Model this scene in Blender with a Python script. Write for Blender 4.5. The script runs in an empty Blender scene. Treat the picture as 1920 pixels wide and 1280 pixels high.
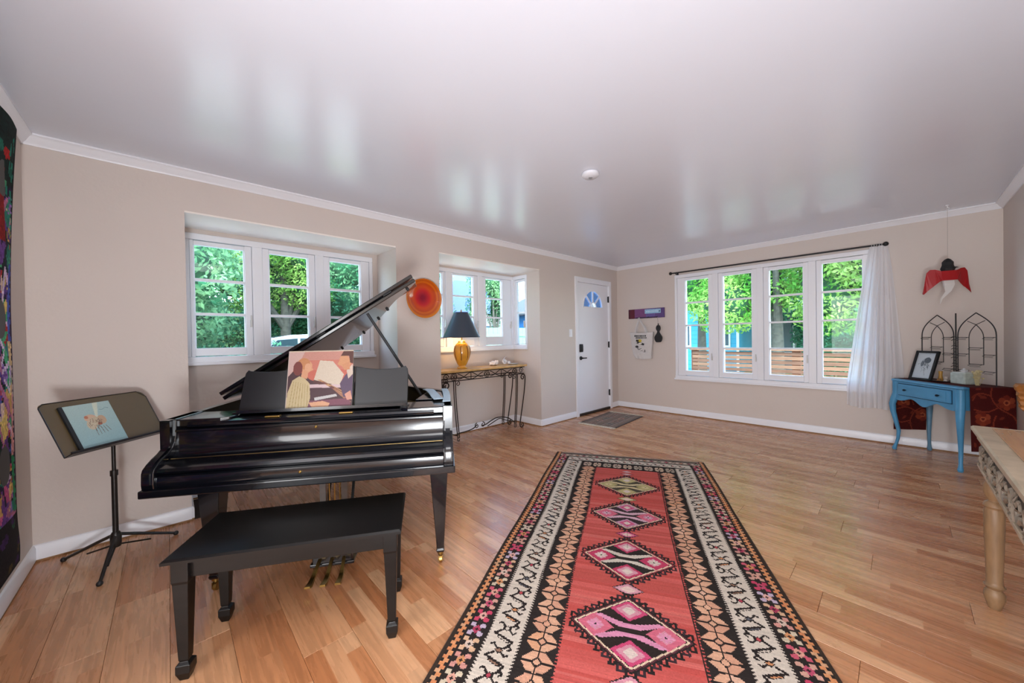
import bpy, bmesh, math, random
import numpy as np
from math import sin, cos, pi, radians as R
from mathutils import Vector, Matrix
random.seed(7); rng = np.random.default_rng(7)
S = bpy.context.scene
COL = S.collection

# ---------------------------------------------------------------- camera
YAW, PITCH, ROLL, FPX, EYE = 0.8150, -0.0095, -0.0172, 684.2, 1.24
fw = Vector((cos(PITCH)*cos(YAW), cos(PITCH)*sin(YAW), sin(PITCH)))
rt = Vector((sin(YAW), -cos(YAW), 0)); up = rt.cross(fw)
r2 = cos(ROLL)*rt + sin(ROLL)*up; u2 = -sin(ROLL)*rt + cos(ROLL)*up
cd = bpy.data.cameras.new('camera'); cam = bpy.data.objects.new('camera', cd); COL.objects.link(cam)
cd.sensor_fit = 'HORIZONTAL'; cd.sensor_width = 36; cd.lens = FPX/1920*36; cd.clip_start = .02
cam.matrix_world = Matrix(((r2.x, u2.x, -fw.x, 0), (r2.y, u2.y, -fw.y, 0), (r2.z, u2.z, -fw.z, EYE), (0, 0, 0, 1)))
S.camera = cam

# ---------------------------------------------------------------- sky, sun, lights, exposure
W = bpy.data.worlds.new('world'); S.world = W; W.use_nodes = True
wn = W.node_tree; bg = wn.nodes['Background']
sky = wn.nodes.new('ShaderNodeTexSky'); sky.sky_type = 'NISHITA'; sky.sun_disc = False
sky.sun_elevation = R(52); sky.sun_rotation = R(215); sky.dust_density = 1.5
wn.links.new(sky.outputs[0], bg.inputs[0]); bg.inputs[1].default_value = 2.0
def sun_lamp(direction, energy, color):
    l = bpy.data.lights.new('sun', 'SUN'); l.energy = energy; l.angle = R(1.5); l.color = color
    o = bpy.data.objects.new('sun', l); COL.objects.link(o)
    o.rotation_euler = Vector(direction).to_track_quat('-Z', 'Y').to_euler()
sun_lamp((0.50, 0.42, -0.9), 3.4, (1, .95, .86))
def area(name, loc, target, size, sy, power, color=(1, 1, 1)):
    l = bpy.data.lights.new(name, 'AREA'); l.shape = 'RECTANGLE'; l.size = size; l.size_y = sy
    l.energy = power; l.color = color
    o = bpy.data.objects.new(name, l); COL.objects.link(o); o.location = loc
    o.rotation_euler = (Vector(target)-Vector(loc)).to_track_quat('-Z', 'Y').to_euler()
    return o
area('rear_fill', (-2.6, .3, 1.45), (5, 1.6, 1.2), 2.2, 1.7, 95, (.97, .98, 1))  # added fill light out of view
area('overhead_fill', (0.25, 0.35, 2.42), (0.25, 0.35, 0), .8, .8, 10, (1, .97, .93))  # added overhead fill above the camera, no fixture there
area('upward_fill', (-.30, -.35, .55), (1.6, 1.0, 2.45), .5, .5, 66, (.90, .95, 1))  # added upward fill to brighten the ceiling, out of frame
VS = S.view_settings; VS.view_transform = 'Standard'; VS.look = 'None'; VS.exposure = 0.30; VS.gamma = 1; VS.use_curve_mapping = False

# ---------------------------------------------------------------- materials
def lin(c):
    if isinstance(c, str):
        c = c.lstrip('#'); c = [int(c[i:i+2], 16)/255 for i in (0, 2, 4)]
    return tuple((x/12.92 if x <= .04045 else ((x+.055)/1.055)**2.4) for x in c)
MATS = {}
def mat(name, col='#808080', rough=.5, metal=0, coat=0, noise=0, nscale=8, bump=0, bscale=60, emit=None, estr=1, trans=0, alpha=1, ior=1.5, spec=.5, stretch=None, sheen=0, subsurf=0):
    if name in MATS: return MATS[name]
    m = bpy.data.materials.new(name); m.use_nodes = True; nt = m.node_tree; b = nt.nodes['Principled BSDF']
    c = lin(col); b.inputs['Base Color'].default_value = (*c, 1)
    b.inputs['Roughness'].default_value = rough; b.inputs['Metallic'].default_value = metal
    b.inputs['Coat Weight'].default_value = coat; b.inputs['Coat Roughness'].default_value = .05
    b.inputs['IOR'].default_value = ior; b.inputs['Transmission Weight'].default_value = trans
    b.inputs['Specular IOR Level'].default_value = spec; b.inputs['Alpha'].default_value = alpha
    if emit: b.inputs['Emission Color'].default_value = (*lin(emit), 1); b.inputs['Emission Strength'].default_value = estr
    if noise or bump:
        tc = nt.nodes.new('ShaderNodeTexCoord'); mp = nt.nodes.new('ShaderNodeMapping')
        nt.links.new(tc.outputs['Object'], mp.inputs[0])
        if stretch: mp.inputs['Scale'].default_value = stretch
    if noise:
        n = nt.nodes.new('ShaderNodeTexNoise'); n.inputs['Scale'].default_value = nscale; n.inputs['Detail'].default_value = 5
        nt.links.new(mp.outputs[0], n.inputs[0])
        rp = nt.nodes.new('ShaderNodeMapRange'); rp.inputs[1].default_value = .3; rp.inputs[2].default_value = .7
        rp.inputs[3].default_value = 1-noise; rp.inputs[4].default_value = 1+noise
        mx = nt.nodes.new('ShaderNodeVectorMath'); mx.operation = 'SCALE'; mx.inputs[0].default_value = c
        nt.links.new(n.outputs[0], rp.inputs[0]); nt.links.new(rp.outputs[0], mx.inputs['Scale']); nt.links.new(mx.outputs[0], b.inputs['Base Color'])
    if bump:
        n2 = nt.nodes.new('ShaderNodeTexNoise'); n2.inputs['Scale'].default_value = bscale; n2.inputs['Detail'].default_value = 4
        bp = nt.nodes.new('ShaderNodeBump'); bp.inputs['Strength'].default_value = bump; bp.inputs['Distance'].default_value = .01
        nt.links.new(mp.outputs[0], n2.inputs[0]); nt.links.new(n2.outputs[0], bp.inputs['Height']); nt.links.new(bp.outputs[0], b.inputs['Normal'])
    MATS[name] = m; return m
def mat_attr(name, rough=.9, bump=.3, bscale=400, spec=.2):
    if name in MATS: return MATS[name]
    m = bpy.data.materials.new(name); m.use_nodes = True; nt = m.node_tree; b = nt.nodes['Principled BSDF']
    a = nt.nodes.new('ShaderNodeAttribute'); a.attribute_name = 'Col'; nt.links.new(a.outputs['Color'], b.inputs['Base Color'])
    b.inputs['Roughness'].default_value = rough; b.inputs['Specular IOR Level'].default_value = spec
    if bump:
        tc = nt.nodes.new('ShaderNodeTexCoord'); n = nt.nodes.new('ShaderNodeTexNoise'); n.inputs['Scale'].default_value = bscale
        bp = nt.nodes.new('ShaderNodeBump'); bp.inputs['Strength'].default_value = bump; bp.inputs['Distance'].default_value = .002
        nt.links.new(tc.outputs['Object'], n.inputs[0]); nt.links.new(n.outputs[0], bp.inputs['Height']); nt.links.new(bp.outputs[0], b.inputs['Normal'])
    MATS[name] = m; return m
def mat_glass(name, tint='#f4fbfa', fac=.07):
    if name in MATS: return MATS[name]
    m = bpy.data.materials.new(name); m.use_nodes = True; nt = m.node_tree
    for n in list(nt.nodes): nt.nodes.remove(n)
    o = nt.nodes.new('ShaderNodeOutputMaterial'); t = nt.nodes.new('ShaderNodeBsdfTransparent'); g = nt.nodes.new('ShaderNodeBsdfGlossy')
    t.inputs[0].default_value = (*lin(tint), 1); g.inputs['Roughness'].default_value = .02
    mx = nt.nodes.new('ShaderNodeMixShader'); mx.inputs[0].default_value = fac
    nt.links.new(t.outputs[0], mx.inputs[1]); nt.links.new(g.outputs[0], mx.inputs[2]); nt.links.new(mx.outputs[0], o.inputs[0])
    MATS[name] = m; return m
def mat_sheer(name, col, t=.35):
    m = bpy.data.materials.new(name); m.use_nodes = True; nt = m.node_tree
    for n in list(nt.nodes): nt.nodes.remove(n)
    o = nt.nodes.new('ShaderNodeOutputMaterial'); a = nt.nodes.new('ShaderNodeBsdfTransparent'); d = nt.nodes.new('ShaderNodeBsdfDiffuse'); l = nt.nodes.new('ShaderNodeBsdfTranslucent')
    d.inputs[0].default_value = (*lin(col), 1); l.inputs[0].default_value = (*lin(col), 1)
    m1 = nt.nodes.new('ShaderNodeMixShader'); m1.inputs[0].default_value = .45; m2 = nt.nodes.new('ShaderNodeMixShader'); m2.inputs[0].default_value = t
    nt.links.new(d.outputs[0], m1.inputs[1]); nt.links.new(l.outputs[0], m1.inputs[2]); nt.links.new(m1.outputs[0], m2.inputs[1]); nt.links.new(a.outputs[0], m2.inputs[2]); nt.links.new(m2.outputs[0], o.inputs[0])
    return m
def mat_leaf(name, c1, c2, c3=None):
    if name in MATS: return MATS[name]
    m = bpy.data.materials.new(name); m.use_nodes = True; nt = m.node_tree
    for n in list(nt.nodes): nt.nodes.remove(n)
    o = nt.nodes.new('ShaderNodeOutputMaterial'); d = nt.nodes.new('ShaderNodeBsdfDiffuse'); l = nt.nodes.new('ShaderNodeBsdfTranslucent')
    tc = nt.nodes.new('ShaderNodeTexCoord'); n = nt.nodes.new('ShaderNodeTexNoise'); n.inputs['Scale'].default_value = 1.6; n.inputs['Detail'].default_value = 6
    cr = nt.nodes.new('ShaderNodeValToRGB'); cr.color_ramp.elements[0].color = (*lin(c1), 1); cr.color_ramp.elements[1].color = (*lin(c2), 1)
    cr.color_ramp.elements[0].position = .4; cr.color_ramp.elements[1].position = .62
    nt.links.new(tc.outputs['Object'], n.inputs[0]); nt.links.new(n.outputs[0], cr.inputs[0])
    nt.links.new(cr.outputs[0], d.inputs[0]); nt.links.new(cr.outputs[0], l.inputs[0])
    mx = nt.nodes.new('ShaderNodeMixShader'); mx.inputs[0].default_value = .45
    nt.links.new(d.outputs[0], mx.inputs[1]); nt.links.new(l.outputs[0], mx.inputs[2]); nt.links.new(mx.outputs[0], o.inputs[0])
    MATS[name] = m; return m

def mat_plank():
    m = bpy.data.materials.new('laminate_oak'); m.use_nodes = True; nt = m.node_tree; b = nt.nodes['Principled BSDF']; N = nt.nodes.new; L = nt.links.new
    tc = N('ShaderNodeTexCoord'); oi = N('ShaderNodeObjectInfo'); sp = N('ShaderNodeSeparateXYZ'); L(tc.outputs['Object'], sp.inputs[0])
    # three strips in each board
    mx = N('ShaderNodeMath'); mx.operation = 'DIVIDE'; mx.inputs[1].default_value = .0634; L(sp.outputs[0], mx.inputs[0])
    fx = N('ShaderNodeMath'); fx.operation = 'FLOOR'; L(mx.outputs[0], fx.inputs[0])
    rs = N('ShaderNodeMath'); rs.operation = 'MULTIPLY'; rs.inputs[1].default_value = 37.0; L(oi.outputs['Random'], rs.inputs[0])
    ofy = N('ShaderNodeMath'); ofy.operation = 'MULTIPLY_ADD'; ofy.inputs[1].default_value = .37; L(fx.outputs[0], ofy.inputs[0]); L(sp.outputs[1], ofy.inputs[2])
    dv = N('ShaderNodeMath'); dv.operation = 'DIVIDE'; dv.inputs[1].default_value = .62; L(ofy.outputs[0], dv.inputs[0])
    fy = N('ShaderNodeMath'); fy.operation = 'FLOOR'; L(dv.outputs[0], fy.inputs[0])
    cb = N('ShaderNodeCombineXYZ'); L(fx.outputs[0], cb.inputs[0]); L(fy.outputs[0], cb.inputs[1]); L(rs.outputs[0], cb.inputs[2])
    wn_ = N('ShaderNodeTexWhiteNoise'); wn_.noise_dimensions = '3D'; L(cb.outputs[0], wn_.inputs[0])
    cr = N('ShaderNodeValToRGB'); e = cr.color_ramp.elements
    e[0].color = (*lin('#b5754b'), 1); e[1].color = (*lin('#d9a67c'), 1); e2 = e.new(.5); e2.color = (*lin('#c88e63'), 1)
    L(wn_.outputs[0], cr.inputs[0])
    # grain
    mp = N('ShaderNodeMapping'); mp.inputs['Scale'].default_value = (55, 3.2, 1); L(tc.outputs['Object'], mp.inputs[0])
    ad = N('ShaderNodeVectorMath'); ad.operation = 'ADD'; L(mp.outputs[0], ad.inputs[0])
    sc = N('ShaderNodeVectorMath'); sc.operation = 'SCALE'; sc.inputs['Scale'].default_value = 7.3; L(cb.outputs[0], sc.inputs[0]); L(sc.outputs[0], ad.inputs[1])
    ns = N('ShaderNodeTexNoise'); ns.inputs['Scale'].default_value = 1; ns.inputs['Detail'].default_value = 6; ns.inputs['Distortion'].default_value = .6; L(ad.outputs[0], ns.inputs[0])
    mr = N('ShaderNodeMapRange'); mr.inputs[1].default_value = .3; mr.inputs[2].default_value = .72; mr.inputs[3].default_value = .76; mr.inputs[4].default_value = 1.12; L(ns.outputs[0], mr.inputs[0])
    ml = N('ShaderNodeVectorMath'); ml.operation = 'SCALE'; L(cr.outputs[0], ml.inputs[0]); L(mr.outputs[0], ml.inputs['Scale']); L(ml.outputs[0], b.inputs['Base Color'])
    r2_ = N('ShaderNodeMapRange'); r2_.inputs[3].default_value = .24; r2_.inputs[4].default_value = .31; L(ns.outputs[0], r2_.inputs[0]); L(r2_.outputs[0], b.inputs['Roughness'])
    bp = N('ShaderNodeBump'); bp.inputs['Strength'].default_value = .06; bp.inputs['Distance'].default_value = .003; L(ns.outputs[0], bp.inputs['Height']); L(bp.outputs[0], b.inputs['Normal'])
    b.inputs['Specular IOR Level'].default_value = .85
    return m

M_wall = mat('wall_paint', '#d4c8c0', .62, noise=.012, nscale=1.5, bump=.12, bscale=45)
M_ceil = mat('ceiling_gloss_paint', '#d9dce6', .24, bump=.30, bscale=2.2, spec=1.0, coat=0)
M_white = mat('white_trim_paint', '#eeeef3', .32)
M_cream = mat('cream_trim_paint', '#f4ece4', .45)
M_black = mat('black_lacquer', '#06080e', .20, coat=.45, noise=.15, nscale=3, bump=.02, bscale=8)
M_blackw = mat('worn_black_lacquer', '#090706', .36, coat=.0, spec=.35, noise=.5, nscale=7, stretch=(1, 6, 6))
M_blackm = mat('matte_black', '#151619', .55)
M_iron = mat('wrought_iron', '#2a211c', .5, metal=.4)
M_brass = mat('aged_brass', '#a88a4c', .32, metal=1)
M_glass = mat_glass('window_glass', fac=.015)
M_plank = mat_plank()

# ---------------------------------------------------------------- mesh builder
class MB:
    def __init__(s): s.v = []; s.f = []; s.mi = []
    def add(s, vs, fs, mi=0):
        n = len(s.v); s.v += [tuple(v) for v in vs]; s.f += [tuple(i+n for i in f) for f in fs]; s.mi += [mi]*len(fs); return s
    def box(s, x0, x1, y0, y1, z0, z1, mi=0, b=0):
        if b <= 0:
            return s.add([(x, y, z) for z in (z0, z1) for x, y in ((x0, y0), (x1, y0), (x1, y1), (x0, y1))],
                         [(3, 2, 1, 0), (4, 5, 6, 7), (0, 1, 5, 4), (1, 2, 6, 5), (2, 3, 7, 6), (3, 0, 4, 7)], mi)
        b = min(b, (x1-x0)*.45, (y1-y0)*.45, (z1-z0)*.45)
        bm = bmesh.new(); bmesh.ops.create_cube(bm, size=1)
        for v in bm.verts: v.co = Vector(((x0+x1)/2+v.co.x*(x1-x0), (y0+y1)/2+v.co.y*(y1-y0), (z0+z1)/2+v.co.z*(z1-z0)))
        bmesh.ops.bevel(bm, geom=list(bm.edges), offset=b, segments=2, profile=.5, affect='EDGES')
        bm.verts.index_update(); s.add([v.co[:] for v in bm.verts], [[v.index for v in f.verts] for f in bm.faces], mi); bm.free(); return s
    def loft(s, rings, mi=0, caps=True, closed=True):
        n = len(rings[0]); vs = [p for r in rings for p in r]; fs = []
        for k in range(len(rings)-1):
            for i in range(n if closed else n-1):
                j = (i+1) % n; fs.append((k*n+i, k*n+j, (k+1)*n+j, (k+1)*n+i))
        if caps and closed: fs.append(tuple(range(n-1, -1, -1))); fs.append(tuple((len(rings)-1)*n+i for i in range(n)))
        return s.add(vs, fs, mi)
    def lathe(s, prof, seg=24, c=(0, 0, 0), mi=0, sq=None):
        rings = []
        for r, z in prof:
            if sq: rings.append([(c[0]+r*x, c[1]+r*y, c[2]+z) for x, y in ((1, 1), (-1, 1), (-1, -1), (1, -1))])
            else: rings.append([(c[0]+r*cos(2*pi*i/seg), c[1]+r*sin(2*pi*i/seg), c[2]+z) for i in range(seg)])
        return s.loft(rings, mi)
    def tube(s, pts, r, seg=8, mi=0, caps=True):
        P = [Vector(p) for p in pts]; rings = []; prev = None
        for i, p in enumerate(P):
            t = (P[min(i+1, len(P)-1)]-P[max(i-1, 0)]).normalized()
            if prev is None: a = t.orthogonal().normalized()
            else:
                a = prev-t*prev.dot(t); a = a.normalized() if a.length > 1e-6 else t.orthogonal().normalized()
            prev = a; b = t.cross(a); rr = r[i] if isinstance(r, (list, tuple)) else r
            rings.append([p+rr*(cos(2*pi*k/seg)*a+sin(2*pi*k/seg)*b) for k in range(seg)])
        return s.loft(rings, mi, caps)
    def prism(s, poly, axis, a, b, mi=0):
        """poly: 2-D points; axis 'z': (x,y) 'x': (y,z) 'y': (x,z)"""
        mk = {'z': lambda p, t: (p[0], p[1], t), 'x': lambda p, t: (t, p[0], p[1]), 'y': lambda p, t: (p[0], t, p[1])}[axis]
        n = len(poly); vs = [mk(p, a) for p in poly]+[mk(p, b) for p in poly]
        return s.add(vs, [tuple(range(n-1, -1, -1)), tuple(range(n, 2*n))]+[(i, (i+1) % n, n+(i+1) % n, n+i) for i in range(n)], mi)
    def sphere(s, c, r, seg=16, rings=10, mi=0, sc=(1, 1, 1)):
        rs = []
        for k in range(1, rings):
            a = pi*k/rings; rs.append([(c[0]+r*sc[0]*sin(a)*cos(2*pi*i/seg), c[1]+r*sc[1]*sin(a)*sin(2*pi*i/seg), c[2]-r*sc[2]*cos(a)) for i in range(seg)])
        return s.loft(rs, mi)
    def xf(s, M): s.v = [tuple(M @ Vector(v)) for v in s.v]; return s
    def build(s, name, m, parent=None, smooth=False, loc=None, rot=None, bevel=0):
        me = bpy.data.meshes.new(name); me.from_pydata(s.v, [], s.f)
        for mm in (m if isinstance(m, (list, tuple)) else [m]): me.materials.append(mm)
        if any(s.mi): me.polygons.foreach_set('material_index', s.mi)
        bm = bmesh.new(); bm.from_mesh(me); bmesh.ops.recalc_face_normals(bm, faces=bm.faces); bm.to_mesh(me); bm.free()
        o = bpy.data.objects.new(name, me); COL.objects.link(o)
        if parent: o.parent = parent
        if loc: o.location = loc
        if rot: o.rotation_euler = rot
        if bevel:
            md = o.modifiers.new('bevel', 'BEVEL'); md.width = bevel; md.segments = 2; md.limit_method = 'ANGLE'; md.angle_limit = R(35)
        if smooth:
            me.shade_smooth()
            me.set_sharp_from_angle(angle=R(40 if smooth is True else smooth))
        return o
def thing(name, label, cat, loc=(0, 0, 0), rz=0, group=None):
    o = bpy.data.objects.new(name, None); COL.objects.link(o); o.empty_display_size = .1
    o.location = loc; o.rotation_euler = (0, 0, rz); o['label'] = label; o['category'] = cat
    if group: o['group'] = group
    return o
def tag(o, label, cat, group=None):
    o['label'] = label; o['category'] = cat
    if group: o['group'] = group
    return o
def struct(o): o['kind'] = 'structure'; return o
def sempty(name, loc=(0, 0, 0), rz=0):
    o = bpy.data.objects.new(name, None); COL.objects.link(o); o.location = loc; o.rotation_euler = (0, 0, rz); o['kind'] = 'structure'; return o
def arc(cx, cy, r, a0, a1, n=12): return [(cx+r*cos(R(a0+(a1-a0)*i/n)), cy+r*sin(R(a0+(a1-a0)*i/n))) for i in range(n+1)]
def spiral(c, r0, r1, a0, a1, n=28, U=(1, 0, 0), V=(0, 0, 1)):
    c = Vector(c); U = Vector(U); V = Vector(V)
    return [c+(r0+(r1-r0)*i/n)*(cos(R(a0+(a1-a0)*i/n))*U+sin(R(a0+(a1-a0)*i/n))*V) for i in range(n+1)]
def bez(p0, p1, p2, p3, n=12):
    p0, p1, p2, p3 = map(Vector, (p0, p1, p2, p3))
    return [((1-t)**3)*p0+3*t*(1-t)**2*p1+3*t*t*(1-t)*p2+t**3*p3 for t in [i/n for i in range(n+1)]]
def smoothline(pts, n=6):
    P = [Vector(p) for p in pts]; out = []
    for i in range(len(P)-1):
        a = P[max(i-1, 0)]; b = P[i]; c = P[i+1]; d = P[min(i+2, len(P)-1)]
        for k in range(n):
            t = k/n; out.append(.5*((2*b)+(c-a)*t+(2*a-5*b+4*c-d)*t*t+(-a+3*b-3*c+d)*t**3))
    return out+[P[-1]]

# raster painter -> woven or printed colour, one face per cell, on real geometry
class Paint:
    def __init__(s, w, h, res, base):
        s.nx = int(round(w/res)); s.ny = int(round(h/res)); s.w = w; s.h = h
        s.a = np.zeros((s.ny, s.nx, 3)); s.a[:] = lin(base)
        s.X, s.Y = np.meshgrid((np.arange(s.nx)+.5)/s.nx*w, (np.arange(s.ny)+.5)/s.ny*h)
    def _w(s, x0, x1, y0, y1):
        i0 = max(0, int(x0/s.w*s.nx)-1); i1 = min(s.nx, int(x1/s.w*s.nx)+2); j0 = max(0, int(y0/s.h*s.ny)-1); j1 = min(s.ny, int(y1/s.h*s.ny)+2)
        return slice(j0, max(j0, j1)), slice(i0, max(i0, i1))
    def rect(s, x0, y0, x1, y1, c):
        w = s._w(x0, x1, y0, y1); m = (s.X[w] >= x0) & (s.X[w] <= x1) & (s.Y[w] >= y0) & (s.Y[w] <= y1); s.a[w][m] = lin(c)
    def poly(s, P, c):
        xs = [p[0] for p in P]; ys = [p[1] for p in P]; w = s._w(min(xs), max(xs), min(ys), max(ys)); X = s.X[w]; Y = s.Y[w]
        m = np.zeros(X.shape, bool); n = len(P)
        for i in range(n):
            x1, y1 = P[i]; x2, y2 = P[(i+1) % n]
            if y1 == y2: continue
            m ^= ((Y >= min(y1, y2)) & (Y < max(y1, y2)) & (X < (x2-x1)*(Y-y1)/(y2-y1)+x1))
        s.a[w][m] = lin(c)
    def line(s, P, t, c):
        for (x1, y1), (x2, y2) in zip(P[:-1], P[1:]):
            w = s._w(min(x1, x2)-t, max(x1, x2)+t, min(y1, y2)-t, max(y1, y2)+t); X = s.X[w]; Y = s.Y[w]; L2 = max((x2-x1)**2+(y2-y1)**2, 1e-9)
            u = np.clip(((X-x1)*(x2-x1)+(Y-y1)*(y2-y1))/L2, 0, 1); d = np.hypot(X-x1-u*(x2-x1), Y-y1-u*(y2-y1)); s.a[w][d <= t/2] = lin(c)
    def disc(s, x, y, rx, ry, c, rot=0):
        m_ = max(rx, ry); w = s._w(x-m_, x+m_, y-m_, y+m_); dx = s.X[w]-x; dy = s.Y[w]-y
        a = dx*cos(rot)+dy*sin(rot); b = -dx*sin(rot)+dy*cos(rot); s.a[w][(a/rx)**2+(b/ry)**2 <= 1] = lin(c)
    def noise(s, k, cell=1):
        n = rng.normal(0, k, (s.ny//cell+1, s.nx//cell+1)).repeat(cell, 0).repeat(cell, 1)[:s.ny, :s.nx, None]; s.a = np.clip(s.a*(1+n), 0, 1)
    def mesh(s, name, m, parent, f=None, thick=0):
        """cell grid in local x (0..w), y (0..h); f maps (X,Y)->(x,y,z)"""
        gx, gy = np.meshgrid(np.linspace(0, s.w, s.nx+1), np.linspace(0, s.h, s.ny+1))
        if f is None: V = np.stack([gx, gy, np.zeros_like(gx)], -1)
        else: V = np.stack(f(gx, gy), -1)
        V = V.reshape(-1, 3); idx = np.arange((s.nx+1)*(s.ny+1)).reshape(s.ny+1, s.nx+1)
        F = np.stack([idx[:-1, :-1], idx[:-1, 1:], idx[1:, 1:], idx[1:, :-1]], -1).reshape(-1, 4)
        me = bpy.data.meshes.new(name); me.vertices.add(len(V)); me.vertices.foreach_set('co', V.astype('f').ravel())
        me.loops.add(F.size); me.loops.foreach_set('vertex_index', F.ravel().astype('i')); me.polygons.add(len(F)); me.polygons.foreach_set('loop_start', np.arange(0, F.size, 4).astype('i'))
        me.update(); me.validate()
        a = me.color_attributes.new('Col', 'FLOAT_COLOR', 'CORNER'); c = np.ones((s.ny*s.nx, 4)); c[:, :3] = s.a.reshape(-1, 3)
        a.data.foreach_set('color', c.repeat(4, 0).astype('f').ravel()); me.materials.append(m)
        o = bpy.data.objects.new(name, me); COL.objects.link(o); o.parent = parent
        return o

# ================================================================ the room
YW, XW, X0, Y1, ZC = 3.418, 5.794, -.588, -.684, 2.45
def wallbox(name, boxes, m=M_wall, parent=None):
    b = MB()
    for x in boxes: b.box(*x)
    o = b.build(name, m, parent)
    if parent is None: struct(o)
    return o
T = .14; ZT = 2.62
N1a, N1b, N1y, N1z = .10, 1.66, 3.868, 2.17
N2a, N2b, N2y, N2z = 2.155, 3.763, 3.955, 2.185
DA, DB, DZ = 4.61, 5.525, 2.10
wallbox('wall_left', [
    (X0-T, N1a, YW, YW+T, -.05, ZT), (N1b, N2a, YW, YW+T, -.05, ZT), (N2b, DA-.01, YW, YW+T, -.05, ZT), (DB+.01, XW+T, YW, YW+T, -.05, ZT),
    (N1a, N1b, YW, YW+T, N1z, ZT), (N2a, N2b, YW, YW+T, N2z, ZT), (DA-.01, DB+.01, YW, YW+T, DZ+.01, ZT),
    (N1a-T, N1a, YW+T, N1y+T, -.05, ZT), (N1b, N1b+T, YW+T, N1y+T, -.05, ZT), (N1a, N1b, N1y, N1y+T, -.05, 1.08), (N1a, N1b, N1y, N1y+T, 2.125, ZT), (1.61, N1b, N1y, N1y+T, 1.08, 2.125),
    (N2a-T, N2a, YW+T, N2y+T, -.05, ZT), (N2a, N2b, N2y, N2y+T, -.05, 1.085), (N2a, N2b, N2y, N2y+T, 2.15, ZT),
    (N2b, N2b+T, YW+T, 3.66, -.05, ZT), (N2b, N2b+T, 3.66, N2y+T, -.05, 1.085), (N2b, N2b+T, 3.66, N2y+T, 2.15, ZT)])
wallbox('trim_1', [(N1a, N1b, YW+.002, N1y, N1z-.012, N1z)], M_cream)
wallbox('trim_2', [(N2a, N2b, YW+.002, N2y, N2z-.012, N2z)], M_cream)
WY0, WY1, WZ0, WZ1 = .20, 2.375, .59, 2.145
wallbox('wall_back', [(XW, XW+T, Y1-T, WY0, -.05, ZT), (XW, XW+T, WY1, YW, -.05, ZT), (XW, XW+T, WY0, WY1, -.05, WZ0), (XW, XW+T, WY0, WY1, WZ1, ZT)])
wallbox('wall_right', [(-4.2, XW, Y1-T, Y1, -.05, ZT)])
wallbox('wall_front', [(X0-T, X0, 1.75, YW, -.05, ZT), (X0-T, X0, Y1, 1.75, 2.2, ZT)])
wallbox('wall_hall', [(-4.2-T, -4.2, Y1-T, YW+T, -.05, ZT), (-4.2, X0-T, 2.6, 2.6+T, -.05, ZT)])
wallbox('ceiling', [(-4.4, XW+.55, Y1-.5, YW+.9, ZC, ZC+.25)], M_ceil)
wallbox('trim_3', [(-4.3, XW+.55, Y1-.55, Y1-.5, ZC, ZC+.3)], M_white)

# crown mouldings (trim) and baseboards
def crown(name, p, q, nrm, m=M_white):
    """profile swept from p to q (2-D points on the wall line), nrm points into the room"""
    prof = [(0, -.058), (.008, -.058), (.012, -.048), (.022, -.040), (.036, -.020), (.044, -.012), (.050, -.010), (.050, 0), (0, 0)]
    rings = [[(e[0]+nrm[0]*a+(tt[0]*a if k else -tt[0]*a)*0, e[1]+nrm[1]*a, ZC+z) for a, z in prof] for k, (e, tt) in enumerate(((p, (0, 0)), (q, (0, 0))))]
    struct(MB().loft(rings).build(name, m, smooth=30))
crown('trim_4', (X0, YW), (XW, YW), (0, -1)); crown('trim_5', (XW, YW), (XW, Y1), (-1, 0)); crown('trim_6', (XW, Y1), (X0, Y1), (0, 1)); crown('trim_7', (X0, Y1), (X0, YW), (1, 0))
def base(name, segs, m=M_white):
    b = MB()
    for (p, q, n) in segs:
        prof = [(0, .012), (.014, .012), (.014, .078), (.008, .092), (0, .096)]
        b.loft([[(e[0]+n[0]*a, e[1]+n[1]*a, z) for a, z in prof] for e in (p, q)])
        prof = [(0, 0), (.013, 0), (.013, .012), (0, .012)]
        b.loft([[(e[0]+n[0]*a, e[1]+n[1]*a, z) for a, z in prof] for e in (p, q)], 1)
    struct(b.build(name, [m, mat('floor_edge_strip', '#8a6238', .5)], smooth=30))
base('baseboard_left', [((X0, YW), (N1a, YW), (0, -1)), ((N1a, YW), (N1a, N1y), (1, 0)), ((N1a, N1y), (N1b, N1y), (0, -1)), ((N1b, N1y), (N1b, YW), (-1, 0)),
     ((N1b, YW), (N2a, YW), (0, -1)), ((N2a, YW), (N2a, N2y), (1, 0)), ((N2a, N2y), (N2b, N2y), (0, -1)), ((N2b, N2y), (N2b, YW), (-1, 0)),
     ((N2b, YW), (DA-.06, YW), (0, -1)), ((DB+.06, YW), (XW, YW), (0, -1))])
base('baseboard_back', [((XW, YW), (XW, Y1), (-1, 0))]); base('baseboard_right', [((XW, Y1), (-4, Y1), (0, 1))]); base('baseboard_front', [((X0, 1.75), (X0, YW), (1, 0))])

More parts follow.
